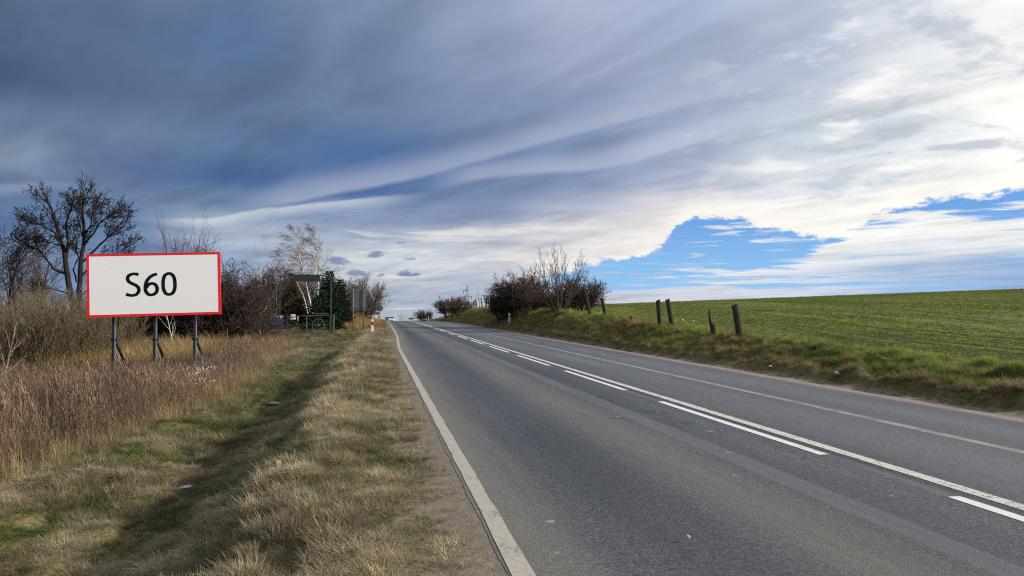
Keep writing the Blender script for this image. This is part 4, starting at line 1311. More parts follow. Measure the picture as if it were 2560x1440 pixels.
place(copy_tree(gt), 95, 52, 3.9, (1.1, 1.1, 1.08), 'grey twiggy bare tree seen through the big dark tree')
place(copy_tree(gt), 285, 54, 5.0, (1.0, 1.0, .85), 'grey bare tree just behind the billboard top left corner')
S_WHIP = [dict(n=7, wob=.05, up=.05, tip=.25, kids=(8, 10), ang=(.42, .12), len=.48, rad=.55, fall=.45, **{'from': .30}),
          dict(n=5, wob=.07, up=.10, tip=.3, kids=(4, 6), ang=(.45, .15), len=.42, rad=.65, **{'from': .25}),
          dict(n=3, wob=.10, up=.08, tip=.4, rmin=.009)]
gw = tag(bare_tree(63, 'bare_tree', 7.0, ('grey_twig', 'grey_twig'), S_WHIP, 3, .35, .07), 'x', 'tree', 'tree tops behind the billboard')
place(gw, 445, 56, .3, (1.0, 1.0, 1.15), 'upright bare tree whose thin tips show above the billboard')
place(copy_tree(gw), 490, 58, 2.3, (.9, .9, 1.08), 'second bare tree top just right of the one over the billboard')
# round bare tree past the blank sign
S_ROUND = [dict(n=6, wob=.07, up=.03, tip=.3, kids=(15, 18), ang=(.55, .15), len=.50, rad=.5, fall=.45, **{'from': .2}),
           dict(n=5, wob=.12, up=.05, tip=.3, kids=(7, 9), ang=(.55, .2), len=.48, rad=.6, **{'from': .15}),
           dict(n=3, wob=.15, up=.05, tip=.4, kids=(2, 3), ang=(.5, .2), len=.5, rad=.7, **{'from': .3}),
           dict(n=2, wob=.15, up=.03, tip=.5, rmin=.013)]
rt = tag(bare_tree(64, 'round_tree', 4.1, ('thorn_core', 'grey_twig'), S_ROUND, 11, .72, .06), 'x', 'tree')
place(rt, 920, 86, .9, (1.1, 1.1, 1.05), 'round bushy bare tree behind the blank grey road sign')
ft = tag(bare_tree(65, 'far_tree', 3.8, ('pale_bark', 'pale_bark'), S_WHIP, 4, .5, .05), 'x', 'tree')
place(ft, 1003, 300, .2, (1.3, 1.3, 1.0), 'faint pale bare tree beyond the crest of the road')

# --- the whippy bare shrub on the bank
def whip_shrub():
    r = np.random.default_rng(71); out = {}
    S = [dict(n=8, wob=.045, up=.05, tip=.25, kids=(9, 11), ang=(.50, .14), len=.36, rad=.5, fall=.55, **{'from': .22}),
         dict(n=5, wob=.08, up=.13, tip=.3, kids=(3, 5), ang=(.5, .15), len=.42, rad=.65, **{'from': .25}),
         dict(n=3, wob=.10, up=.10, tip=.4, rmin=.0105)]
    for k in range(20):
        a = 2.4 * k + r.uniform(-.4, .4)
        q = math.sqrt((k + .5) / 20)
        grow(r, np.array([math.cos(a) * .12, math.sin(a) * .08, -.08]), (math.cos(a) * q * 1.0 - .05, math.sin(a) * q * .7, 1), 4.2 * (1 - .16 * q) * r.uniform(.8, 1.05), .027, 0, S, out)
    x, y, z = spot(1397, 50)
    root = tag(empty('whippy_shrub', (x, y, z)), 'tall whippy bare shrub with pale stems on the bank, its tips against blue sky', 'shrub')
    wood('trunk', out[0], 5, 'grey_twig', root)
    wood('crown', out[1] + out[2], 3, 'thorn_twig', root)
whip_shrub()

# --- birches bent by the wind
def birch(trunk_px, depth, ox, oy, label, seed, r0, side_from=.3, n_kids=16, klen=2.4):
    r = np.random.default_rng(seed); out = {}
    x, y, z = spot(ox, depth)
    foot = HORIZON - (z - CAM_H) / depth * FPX
    root = tag(empty('birch_tree', (x, y, z - .1), -(YAW + math.atan2(ox - 1280, FPX))), label, 'tree', 'leaning birches behind the gate')
    pts = [(ox, foot)] + trunk_px
    P, rr = limb(pts, depth, ox, foot, r, r0, .02, .12)
    W = (-.16, .05, -.03)
    S = [dict(kids=n_kids, ang=(.75, .2), len=1.0, rad=.42, fall=.5, **{'from': side_from}),
         dict(n=6, wob=.09, up=.03, tip=.25, kids=(9, 12), ang=(.6, .2), len=.5, rad=.55, wind=W, **{'from': .2}),
         dict(n=5, wob=.10, up=-.02, tip=.3, kids=(5, 8), ang=(.6, .2), len=.62, rad=.65, wind=(-.30, .08, -.14), **{'from': .15}),
         dict(n=4, wob=.10, up=-.06, tip=.4, rmin=.0095, wind=(-.42, .1, -.16))]
    side_shoots(r, P, rr, klen, 0, S, out)
    grow(r, P[-1], P[-1] - P[-2], 1.0, .02, 1, S, out)
    wood('trunk', [(P, rr)], 7, 'birch_bark', root)
    big = [l for l in out[1] if l[1][0] > .03]
    wood('crown', out[1] + out[2] + out[3], 3, 'birch_twig', root)
    return root
birch([(777, 763), (773, 747), (765, 710), (757, 675), (748, 640), (741, 610), (733, 582)], 72, 782, 0, 'tallest leaning white birch behind the gate arch', 81, .125)
birch([(794, 732), (796, 705), (798, 670), (793, 640), (786, 608), (782, 588)], 74, 793, 0, 'straighter white birch nearest the dark spruce', 82, .105, .35, 14, 2.1)
birch([(766, 762), (760, 745), (753, 727), (743, 708), (733, 688), (721, 664), (708, 645)], 70, 771, 0, 'thin birch leaning far left behind the gate', 83, .085, .35, 12, 2.0)

# --- thin pale saplings
def sapling(px, depth, h, label, seed, mat='pale_bark', lean=.0):
    r = np.random.default_rng(seed); out = {}
    S = [dict(n=8, wob=.045, up=.02, tip=.2, kids=(9, 12), ang=(.6, .15), len=.34, rad=.55, fall=.5, **{'from': .22}),
         dict(n=4, wob=.08, up=.12, tip=.3, kids=(3, 5), ang=(.5, .15), len=.4, rad=.6, **{'from': .3}),
         dict(n=3, wob=.1, up=.08, tip=.4, rmin=.008)]
    grow(r, np.array([0, 0, -.05]), (lean, 0, 1), h, .045, 0, S, out)
    x, y, z = spot(px, depth)
    root = tag(empty('birch_sapling', (x, y, z)), label, 'sapling', 'thin pale saplings')
    wood('trunk', out[0] + out[1], 5, mat, root)
    wood('crown', out[2], 3, 'birch_twig', root)
sapling(650, 49, 6.0, 'thin white sapling standing in the weeds left of the gate', 91, 'birch_bark', .03)
sapling(440, 40, 3.2, 'small white branched sapling under the billboard between its posts', 92, 'birch_bark')
sapling(5, 24, 2.5, 'pale bare sapling at the edge of the view in front of the brush', 93, 'pale_bark', .12)
sapling(690, 60, 5.0, 'thin pale sapling just left of the gate post', 94, 'birch_bark', -.04)
sapling(1199, 97, 2.4, 'tiny bare sapling between the distant fence posts', 95, 'grey_twig', -.1)

# --- spruces
def spruce(px, depth, h, w, label, seed, mat, name='spruce_tree', gap=.5):
    r = np.random.default_rng(seed)
    x, y, z = spot(px, depth)
    root = tag(empty(name, (x, y, z - .05), r.uniform(0, 6)), label, 'tree', 'evergreens by the gate')
    wood('trunk', [(np.array([[0, 0, -.1], [0.02, 0, h * .5], [0, 0, h]]), np.array([.10, .06, .012]))], 6, 'thorn_core', root)
    lines, C = [], []
    zz = .15
    while zz < h - .1:
        f = zz / h
        Lb = w / 2 * (1 - f) ** .8 * r.uniform(.8, 1.1) + .10
        nb = int(6 + 5 * (1 - f))
        ph = r.uniform(0, 6)
        for k in range(nb):
            a = ph + 2 * math.pi * k / nb + r.normal(0, .2)
            l = Lb * r.uniform(.7, 1.15)
            t = np.linspace(0, 1, 5)[:, None]
            P = np.array([0, 0, zz]) + t * np.array([math.cos(a) * l, math.sin(a) * l, 0]) + np.array([0, 0, 1]) * (-.22 * l * np.sin(t * 2.6) + .16 * l * t ** 2)
            lines.append((P, np.linspace(.018, .006, 5)))
            m = max(6, int(l * 24))
            for tt in r.uniform(.18, 1.0, m):
                q = tt * 4; i = min(int(q), 3)
                c = P[i] * (1 - q + i) + P[i + 1] * (q - i)
                C.append((c, a, 1 - .5 * tt))
        zz += r.uniform(.13, .2) * gap * 2
    # sprays: pairs of narrow drooping faces on both sides of each twig
    n = len(C)
    c = np.array([q[0] for q in C]); a = np.array([q[1] for q in C]); s = np.array([q[2] for q in C])
    V = []
    for sg in (-1, 1, 0, 0):
        ang = a + (sg * r.uniform(.5, 1.2, n) if sg else r.normal(0, .35, n))
        d = np.stack([np.cos(ang), np.sin(ang), r.normal(-.22, .22, n)], 1)
        ln = (.22 * s * r.uniform(.6, 1.3, n))[:, None]
        wv = np.stack([-np.sin(ang), np.cos(ang), r.normal(0, .5, n)], 1) * .032
        o_ = c + r.normal(0, .025, (n, 3))
        V.append(np.stack([o_ - wv, o_ + wv, o_ + d * ln + wv * .3, o_ + d * ln - wv * .3], 1).reshape(-1, 3))
    v = np.concatenate(V)
    crown = link('crown', new_mesh('crown', v, np.arange(len(v)), np.full(len(v) // 4, 4), MATS[mat]), root)
    wood('branches', lines, 3, 'thorn_core', root)
    return root
spruce(822, 60, 4.7, 3.6, 'dark green spruce behind the right gate post', 101, 'spruce_dark')
spruce(850, 63, 3.9, 2.9, 'smaller dark spruce just right of the gate', 102, 'spruce_dark')
spruce(792, 58.5, 2.6, 2.6, 'low dark spruce skirt behind the gate wheel', 103, 'spruce_dark')
spruce(728, 62, 4.3, 2.0, 'olive green conifer inside the gate near the left post', 104, 'spruce_olive')
spruce(752, 61, 2.3, 1.7, 'low olive evergreen in the middle of the gateway', 105, 'thuja_green', 'thuja_shrub', .4)
spruce(843, 57, 1.1, 1.5, 'small dark juniper at the foot of the right gate post', 106, 'spruce_dark', 'juniper_shrub', .3)

# ------------------------------------------------------------------ things
material('white_panel', (0.92, 0.92, 0.92), 0.55, spec=0.3)
material('red_border', (0.80, 0.022, 0.028), 0.5, spec=0.3)
material('black_letter', (0.004, 0.004, 0.004), 0.6, spec=0.2)
material('dark_steel', (0.010, 0.014, 0.015), 0.75, 0.0, vary=.25, vscale=4)
material('grey_steel', (0.20, 0.215, 0.215), 0.5, 0.55, vary=.15, vscale=3)
material('sign_back', (0.085, 0.10, 0.12), 0.55, 0.2, vary=.08, vscale=2)
material('sunlit_brown', (0.15, 0.115, 0.085), 0.7, 0.2, vary=.25, vscale=5)  # warm sunlight on poles and panel edge painted as brown
material('gate_green', (0.022, 0.045, 0.036), 0.55, 0.15, vary=.2, vscale=4)
material('gate_frame_paint', (0.085, 0.098, 0.090), 0.55, 0.2, vary=.25, vscale=4)
material('board_green', (0.004, 0.018, 0.016), 0.5, vary=.15, vscale=3)
material('faded_letter', (0.016, 0.030, 0.027), 0.6)
material('paper', (0.72, 0.72, 0.70), 0.8, vary=.06, vscale=8)
material('print_grey', (0.30, 0.30, 0.31), 0.8)
material('poster_blue', (0.025, 0.050, 0.22), 0.5, vary=.3, vscale=5)
material('poster_sky', (0.42, 0.50, 0.62), 0.5, vary=.25, vscale=6)
material('poster_pink', (0.42, 0.20, 0.19), 0.5, vary=.3, vscale=5)
material('marker_white', (0.70, 0.68, 0.63), 0.55, vary=.08, vscale=9)
material('marker_red', (0.42, 0.018, 0.028), 0.4)
material('plank_orange', (0.48, 0.22, 0.12), 0.7, vary=.15, vscale=5)
material('plank_mint', (0.34, 0.50, 0.37), 0.7, vary=.12, vscale=5)
material('plank_brown', (0.10, 0.035, 0.025), 0.7, vary=.2, vscale=5)
material('plastic_white', (0.52, 0.52, 0.52), 0.45, vary=.1, vscale=12)
material('plastic_blue', (0.36, 0.50, 0.66), 0.45, vary=.15, vscale=12)
material('plastic_teal', (0.25, 0.48, 0.46), 0.45, vary=.15, vscale=12)
material('car_white', (0.72, 0.73, 0.74), 0.25, spec=.6)
material('car_dark', (0.035, 0.030, 0.045), 0.25, spec=.6)
material('car_glass', (0.035, 0.045, 0.055), 0.08, spec=.8)
material('tyre_rubber', (0.012, 0.012, 0.012), 0.85)
material('head_lamp', (0.75, 0.78, 0.80), 0.15, spec=.8)
material('black_plastic', (0.012, 0.012, 0.013), 0.6)
material('road_sign_green', (0.008, 0.095, 0.055), 0.45)
material('fluff', (0.46, 0.40, 0.33), 0.95, vary=.2, vscale=9)
def post_wood(q, b, o):
    co = q.node('ShaderNodeTexCoord').outputs['Object']
    x, y, z = q.sep(co)
    n = q.noise(q.vec(q.mul(x, 22), q.mul(y, 22), q.mul(z, 1.6)), 1.0, 5, 0.65)
    m = q.noise(co, 5, 3, 0.6)
    c = q.mix(q.lerp(n, 0.3, 0.7), (0.010, 0.008, 0.007), (0.052, 0.042, 0.032))
    c = q.mix(q.mul(q.step(m, .52, .7), .5), c, (0.075, 0.078, 0.045))
    q.put(b.inputs['Base Color'], c)
    b.inputs['Roughness'].default_value = 0.92
    bn = q.node('ShaderNodeBump'); bn.inputs['Strength'].default_value = 0.8; bn.inputs['Distance'].default_value = 0.012
    q.put(bn.inputs['Height'], n); q.t.links.new(bn.outputs[0], b.inputs['Normal'])
material('old_post_wood', build=post_wood)

def facing(px): return -(YAW + math.atan2(px - 1280, FPX))

# --- billboard
D = 28.9; K = D / FPX
bx, by, bz = spot(386, D)
bb = tag(empty('billboard', (bx, by, bz), -YAW + R(8)), 'white billboard with red border and black S60 lettering on three steel posts', 'billboard')
zc = height_at(711, D) - bz
tilt = R(1.6)
Mt = Matrix.Rotation(-tilt, 3, 'Y')
PW, PH = 317 * K, 157.5 * K
mb = MB().box((0, 0, zc), (PW - .01, .05, PH - .01), Mt)
panel = mb.build('panel', MATS['white_panel'], bb)
bw = 6.2 * K
m2 = MB()
for cx, cz, sx, sz in [(0, PH / 2 - bw / 2, PW, bw), (0, -PH / 2 + bw / 2, PW, bw), (-PW / 2 + bw / 2, 0, bw, PH - 2 * bw), (PW / 2 - bw / 2, 0, bw, PH - 2 * bw)]:
    m2.box(tuple(Mt @ Vector((cx, 0.0, cz)) + Vector((0, 0, zc))), (sx, .056, sz), Mt)
m2.build('border', MATS['red_border'], bb)

def stroke(pts, w0, closed=False, n=10):
    """flat pen stroke along a smooth line: returns left and right outlines"""
    P = [Vector((p[0], p[1])) for p in pts]
    C, N = [], len(P)
    rng_ = range(N if closed else N - 1)
    for i in rng_:
        a, b, c, e = (P[(i - 1) % N], P[i], P[(i + 1) % N], P[(i + 2) % N]) if closed else (P[max(i - 1, 0)], P[i], P[i + 1], P[min(i + 2, N - 1)])
        for k in range(n):
            t = k / n
            C.append(.5 * ((2 * b) + (c - a) * t + (2 * a - 5 * b + 4 * c - e) * t * t + (3 * b - a - 3 * c + e) * t ** 3))
    if not closed: C.append(P[-1])
    Lf, Rt = [], []
    for i, p in enumerate(C):
        q = (C[(i + 1) % len(C)] - C[i - 1]) if closed else (C[min(i + 1, len(C) - 1)] - C[max(i - 1, 0)])
        q.normalize()
        s = Vector((-q.y, q.x))
        w = w0 * (0.5 * (0.80 + 0.20 * abs(q.y)))      # slightly thinner across
        Lf.append(p + s * w); Rt.append(p - s * w)
    return Lf, Rt, closed
def letter(strokes, x0, z0, s):
    v, f = [], []
    for Lf, Rt, closed in strokes:
        b, n = len(v), len(Lf)
        for dy in (-.0245, -.0275):
            v += [tuple(Mt @ Vector((x0 + p.x * s, dy, z0 + p.y * s)) + Vector((0, 0, zc))) for p in Lf]
            v += [tuple(Mt @ Vector((x0 + p.x * s, dy, z0 + p.y * s)) + Vector((0, 0, zc))) for p in Rt]
        for i in range(n if closed else n - 1):
            j = (i + 1) % n
            A, Bq, Cq, E = b + i, b + j, b + n + j, b + n + i
            f += [(A + 2 * n, Bq + 2 * n, Cq + 2 * n, E + 2 * n), (A, Bq, Bq + 2 * n, A + 2 * n), (E, Cq, Cq + 2 * n, E + 2 * n)]
    me = bpy.data.meshes.new('letter'); me.from_pydata(v, [], f); me.materials.append(MATS['black_letter'])
    return link('letter', me, bb)
PX = 1.0 / 60.0            # glyphs drawn in photo pixels, 60 high
def g_(pts): return [((x) , (y)) for x, y in pts]
S_ = stroke([(32.5, 54.5), (26, 56.5), (18, 56.5), (9.5, 52.5), (6.8, 45.5), (9.5, 38), (17, 32.8), (26, 28), (32, 21.5), (32.2, 12.5), (26.5, 5.4), (17, 3.2), (8, 4.6), (2.5, 7.2)], 8.6)
six = stroke([(34.5, 55.0), (27, 53.6), (17.5, 48), (9.5, 37.5), (6.2, 24), (7.2, 13), (12.5, 5.5), (20, 3.4), (28, 6), (33.2, 12.5), (33.6, 21.5), (29.5, 29), (22, 32), (14, 29.5), (8.2, 22)], 8.6)
zero = stroke([(20, 56.2), (10.5, 51.5), (6.4, 40), (5.8, 29.5), (6.8, 17), (11.5, 6.8), (19.5, 3.5), (28.5, 7.2), (33.2, 18), (34, 30), (32.8, 42.5), (28.5, 52)], 8.6, True)
lx = (316 - 385.5) * K; lz = -29.5 * K
letter([S_], lx, lz, K); letter([six], lx + 42 * K, lz, K); letter([zero], lx + 84.5 * K, lz, K)
for px in (289.5, 387, 482.5):
    t = (px - 386) * K
    gz = ground(bx + math.cos(bb.rotation_euler.z) * t, by + math.sin(bb.rotation_euler.z) * t) - bz
    top = zc - PH / 2 + .25
    # shaded front in dark steel, sunlit flange painted as a paler strip
    p = MB().box((t - .035, .17, (top + gz) / 2 - .05), (.085, .12, top - gz + .3)).build('post', MATS['dark_steel'], bb)
    MB().box((t + .024, .155, (top + gz) / 2 - .05), (.030, .10, top - gz + .3)).build('lit_flange', MATS['grey_steel'], p)
    MB().bar((t + .0, .23, zc - PH / 2 - .90), (t + .30, 1.25, gz - .1), .07, .07).build('brace', MATS['black_plastic'], bb)
    MB().bar((t + .05, .21, zc - PH / 2 - 1.35), (t + .30, .72, gz - .1), .035, .035).build('stay', MATS['grey_steel'], bb)
    MB().box((t - .02, .19, zc - PH / 2 - .90), (.22, .16, .09)).build('clamp', MATS['black_plastic'], p)

# --- old wooden fence posts along the top of the bank
def fence_post(px, depth, h, w, lean, label, group, seed, style='plain', fwd=0.0):
    r = np.random.default_rng(seed)
    w *= 1.10
    x, y, z = spot(px, depth)
    import bmesh
    bm = bmesh.new()
    n, rows = 10, 9
    rings = []
    for i in range(rows):
        t = i / (rows - 1)
        zz = -.25 + t * (h + .25)
        ring = []
        for k in range(n):
            a = 2 * math.pi * k / n
            # rounded square section, a little uneven
            q = (abs(math.cos(a)) ** 5 + abs(math.sin(a)) ** 5) ** (-.2) * w / 2 * (1.02 - .06 * t + r.normal(0, .018))
            if style == 'broken':
                cut = sstep(np.array([t]), .50, .56)[0]
                xx, yy = q * math.cos(a), q * math.sin(a)
                xx = xx * (1 - .45 * cut) - cut * w * .22
                q2 = max(.25, 1 - .55 * max(0, t - .8) / .2)
                ring.append(bm.verts.new((xx * q2, yy * q2, zz)))
            else:
                ring.append(bm.verts.new((q * math.cos(a), q * math.sin(a), zz + (r.normal(0, .012) if i == rows - 1 else 0) + (.012 * math.cos(a) if i == rows - 1 else 0))))
        rings.append(ring)
    for i in range(rows - 1):
        for k in range(n):
            bm.faces.new((rings[i][k], rings[i][(k + 1) % n], rings[i + 1][(k + 1) % n], rings[i + 1][k]))
    bm.faces.new(list(reversed(rings[0]))); 
    c = bm.verts.new((0 if style != 'broken' else -w * .22, 0, h - .008))
    for k in range(n): bm.faces.new((rings[-1][k], rings[-1][(k + 1) % n], c))
    me = bpy.data.meshes.new('fence_post'); bm.to_mesh(me); bm.free()
    me.materials.append(MATS['old_post_wood'])
    o = link('fence_post', me, None, (x, y, z))
    # lean is sideways as seen from the road, fwd along the line of sight
    o.rotation_euler = (fwd, -lean, facing(px) + r.uniform(-.3, .3))
    return tag(o, label, 'fence post', group)
NG, DG = 'old fence posts at the field edge', 'distant fence posts on the bank'
fence_post(1850, 24.0, 1.17, .185, R(8), 'thickest weathered post, rightmost of those along the field edge', NG, 1)
fence_post(1785, 26.1, .92, .165, R(9), 'split and broken fence post beside the thickest post', NG, 2, 'broken')
fence_post(1681, 30.1, 1.13, .165, R(10), 'leaning post, right one of the close pair', NG, 3)
fence_post(1650, 31.6, 1.17, .165, R(4), 'more upright post, left one of the close pair', NG, 4)
fence_post(1578, 35.7, .28, .13, R(2), 'short stump of a broken post on the bank', NG, 5)
fence_post(1517, 40.4, 1.25, .16, R(13), 'leaning post just right of the tangled shrub', NG, 6)
fence_post(1475, 43.9, 1.3, .17, R(11), 'leaning post half hidden in the tangled shrub', NG, 7)
fence_post(1236, 87.4, 1.45, .16, R(17), 'strongly leaning distant post propped against its neighbour', DG, 8)
fence_post(1227, 88.6, 1.40, .17, R(-1), 'thick upright distant post beside the strongly leaning one', DG, 9)
fence_post(1215, 94, 1.32, .15, R(-3), 'distant post next left of the leaning pair', DG, 10)
fence_post(1206, 97, 1.36, .12, R(8), 'thin leaning distant post beside the tiny sapling', DG, 11)
fence_post(1191, 103, 1.32, .15, R(4), 'thick distant post, right one of the pair by the orange grass', DG, 12)
fence_post(1185.5, 106, 1.25, .11, R(3), 'thin distant post, left one of the pair by the orange grass', DG, 13)
fence_post(1172, 112, 1.45, .14, R(4), 'distant post at the reddish shrub, right one of two', DG, 14)
fence_post(1168, 114, 1.40, .14, R(3), 'distant post at the reddish shrub, left one of two', DG, 15)

# --- roadside marker posts
def marker(px, depth, h, label, side):
    x, y, z = spot(px, depth)
    root = tag(empty('marker_post', (x, y, z), facing(px) * .3), label, 'marker post', 'red and white roadside marker posts')
    w, d_ = .15, .10
    body = MB()
    P = [(-w / 2, -d_ / 2), (w / 2, -d_ / 2), (w / 2, d_ / 2), (-w / 2, d_ / 2)]
    sl = .06 * side
    body.quad_solid([(a, b, -.2) for a, b in P], [(a, b, h - .03 + sl * (a / (w / 2)) * -.5) for a, b in P])
    body.build('post_body', MATS['marker_white'], root, .012)
    MB().box((0, 0, h * .70), (w + .012, d_ + .012, h * .24)).build('red_band', MATS['marker_red'], root, .004)
    MB().box((0, -d_ / 2 - .008, h * .70), (.05, .008, .17)).build('reflector', MATS['head_lamp'] if side > 0 else MATS['marker_red'], root)
    if side > 0:
        MB().box((0, -d_ / 2 - .003, h * .38), (.035, .004, .2)).build('number', MATS['black_plastic'], root)
    return root
marker(931, 46.5, .95, 'red and white marker post on the verge right of the blank sign', -1)
marker(1273.5, 60, 1.0, 'red and white marker post at the foot of the large thorn shrub', 1)
marker(948, 100, .9, 'small marker post on the verge beyond the blank sign', -1)
marker(1071, 150, .95, 'tiny far marker post in front of the lone round shrub', 1)

# --- blank backs of road signs
x, y, z = spot(896, 56)
bs = tag(empty('road_sign', (x, y, z), facing(896)), 'large blank grey back of a road sign on two poles', 'road sign')
k = 56 / FPX
zt, zb = height_at(722, 56) - z, height_at(776, 56) - z
MB().box((0, 0, (zt + zb) / 2), (36 * k, .035, zt - zb)).build('sign_panel', MATS['sign_back'], bs, .012)
MB().box((0, -.035, zt - .2), (36 * k - .06, .03, .05)).build('panel_rail', MATS['sign_back'], bs)
MB().box((0, -.035, zb + .2), (36 * k - .06, .03, .05)).build('panel_rail', MATS['sign_back'], bs)
for dx_ in (-12.5, 13.0):
    gz = ground(x + dx_ * k, y) - z
    p = MB().tube([(dx_ * k, -.085, gz - .3), (dx_ * k, -.085, zt - .02)], .038, 10).build('pole', MATS['sunlit_brown'] if True else None, bs, smooth=True)
MB().box((18 * k + .03, .02, (zt + zb) / 2), (.02, .05, zt - zb)).build('panel_edge', MATS['sunlit_brown'], bs)  # sunlit edge of the panel, painted as a brown strip

x, y, z = spot(950, 96)
rs = tag(empty('road_sign', (x, y, z), facing(950)), 'dark round back of a distant road sign above the verge', 'road sign', 'signs seen from behind up the road')
k = 96 / FPX
zr_ = height_at(771, 96) - z
mb = MB(); n = 20
mb.quad_solid([(.40 * math.cos(2 * math.pi * i / n), -.01, zr_ + .40 * math.sin(2 * math.pi * i / n)) for i in range(n)],
              [(.40 * math.cos(2 * math.pi * i / n), .015, zr_ + .40 * math.sin(2 * math.pi * i / n)) for i in range(n)])
mb.build('sign_disc', MATS['sign_back'], rs)
MB().tube([(0, -.05, -.3), (0, -.05, zr_ + .35)], .035, 8).build('pole', MATS['grey_steel'], rs)
x, y, z = spot(942.5, 104)
rs = tag(empty('road_sign', (x, y, z), facing(942)), 'pair of stacked boards, dark above white, beyond the blank sign', 'road sign', 'signs seen from behind up the road')
k = 104 / FPX
za, zb_, zc2 = height_at(780, 104) - z, height_at(786.5, 104) - z, height_at(794.5, 104) - z
MB().box((0, 0, (za + zb_) / 2), (13 * k, .03, za - zb_)).build('upper_board', MATS['sign_back'], rs)
MB().box((0, 0, (zb_ + zc2) / 2 - .03), (12.5 * k, .03, zb_ - zc2 - .06)).build('lower_board', MATS['paper'], rs)
for s_ in (-1, 1):
    MB().tube([(s_ * 5 * k, -.05, -.3), (s_ * 5 * k, -.05, za)], .03, 8).build('pole', MATS['grey_steel'], rs)
x, y, z = spot(1028, 250)
rs = tag(empty('direction_sign', (x, y, z), facing(1028)), 'small green direction sign far off beyond the crest, right of the road', 'road sign')
zt, zb = height_at(794, 250) - z, height_at(798.6, 250) - z
MB().box((0, 0, (zt + zb) / 2), (1.62, .05, zt - zb)).build('sign_panel', MATS['road_sign_green'], rs)
for s_ in (-.6, .6): MB().tube([(s_, .06, -.4), (s_, .06, zt - .05)], .06, 8).build('pole', MATS['grey_steel'], rs)

# --- garden gate with its arch
D = 54.0; K = D / FPX
gx, gy, gz0 = spot(765, D)
ga = tag(empty('garden_gate', (gx, gy, gz0), facing(765)), 'dark green metal gate with tall arch and a wheel pattern on its leaf', 'gate')
def gp(px, py): return ((px - 765) * K, (height_at(py, D) - gz0))
for px, w in ((702.5, .085), (826, .11)):
    a, ztop = gp(px, 690)
    gg = ground(gx + math.cos(facing(765)) * a, gy + math.sin(facing(765)) * a) - gz0
    MB().box((a, 0, (ztop + gg - .3) / 2), (w, w, ztop - gg + .3)).build('gate_post', MATS['gate_green'], ga, .006)
    MB().box((a, 0, ztop + .02), (w + .05, w + .05, .04)).build('post_cap', MATS['gate_green'], ga)
top_l = [gp(703, 692.5), gp(731, 688), gp(765, 686.5), gp(798, 687.5), gp(826, 691)]
MB().tube([(p[0], 0, p[1]) for p in top_l], .03, 8).build('arch_bar', MATS['gate_green'], ga)
b0, b1 = gp(703, 702.5), gp(826, 703)
MB().tube([(b0[0], 0, b0[1]), (b1[0], 0, b1[1])], .026, 8).build('lower_bar', MATS['gate_green'], ga)
c0, c1 = gp(732, 688), gp(799, 703)
cm = gp(765, 686.6)
sb = MB().quad_solid([(c0[0], -.03, c1[1]), (c1[0], -.03, c1[1]), (c1[0], -.03, c0[1]), (cm[0], -.03, cm[1]), (c0[0], -.03, c0[1])],
                     [(c0[0], .03, c1[1]), (c1[0], .03, c1[1]), (c1[0], .03, c0[1]), (cm[0], .03, cm[1]), (c0[0], .03, c0[1])]).build('sign_board', MATS['board_green'], ga)
lt = MB()
r6 = np.random.default_rng(9)
for row, (xa, xb) in ((691.5, (753, 777)), (697.5, (742, 790))):
    q = xa
    while q < xb:                                            # lettering too faded to read: worn vertical strokes
        a, zz = gp(q, row)
        lt.box((a, -.034, zz), (.022, .006, .085 if r6.uniform() < .7 else .06)); q += r6.uniform(1.6, 2.8)
lt.build('faded_lettering', MATS['faded_letter'], sb)['kind'] = 'stuff'
def bar_on(parent, name, p, q, w=.035, mat='gate_frame_paint', y=0.0):
    return MB().bar((p[0], y, p[1]), (q[0], y, q[1]), w, w).build(name, MATS[mat], parent)
# left leaf (ajar), right leaf with the wheel
for (xa, xb, yt, yb, nm) in ((709, 766.5, 790.5, 833, 'left'), (768, 822.5, 789, 834.5, 'right')):
    fr = MB()
    A, Bq, Cq, E = gp(xa, yt + (1.5 if nm == 'left' else 0)), gp(xb, yt - 1.5), gp(xb, yb), gp(xa, yb)
    for p, q in ((A, Bq), (Bq, Cq), (Cq, E), (E, A)):
        fr.bar((p[0], 0, p[1]), (q[0], 0, q[1]), .042, .042)
    leaf = fr.build('gate_leaf', MATS['gate_frame_paint'], ga)
    m1, m2_ = gp(xa, 812), gp(xb, 812)
    bar_on(leaf, 'cross_bar', m1, m2_, .028)
    if nm == 'right':
        wc = gp(795, 813)
        MB().ring((wc[0], -.03, wc[1]), 15.2 * K, .022).build('wheel_rim', MATS['gate_frame_paint'], leaf)
        sp = MB()
        for i in range(8):
            a = math.pi / 4 * i + R(2)
            sp.bar((wc[0], -.03, wc[1]), (wc[0] + 15 * K * math.cos(a), -.03, wc[1] + 15 * K * math.sin(a)), .02, .02)
        sp.build('wheel_spokes', MATS['gate_frame_paint'], leaf)
        MB().ring((wc[0], -.03, wc[1]), 2.6 * K, .03, 14).build('wheel_hub', MATS['gate_frame_paint'], leaf)
        u1, u2 = gp(795, yt), gp(795.5, yb)
        bar_on(leaf, 'upright_bar', u1, u2, .025)
        p1, p2 = gp(783, 783.5), gp(822, 784)
        bar_on(leaf, 'top_rail', p1, p2, .028)
        bar_on(leaf, 'cross_brace', gp(771, 795), gp(784, 806), .02)
    else:
        bar_on(leaf, 'upright_bar', gp(722, yt), gp(722, yb), .025); bar_on(leaf, 'upright_bar', gp(746, yt), gp(746, yb), .025)
        bar_on(leaf, 'latch_plate', gp(746, 791), gp(746, 802), .05, 'marker_white', -.04)
fx = MB().box((gp(834, 820)[0] - .02, .25, gp(834, 810)[1] - .2), (.13, .13, 1.75)).build('side_post', MATS['gate_frame_paint'], ga)
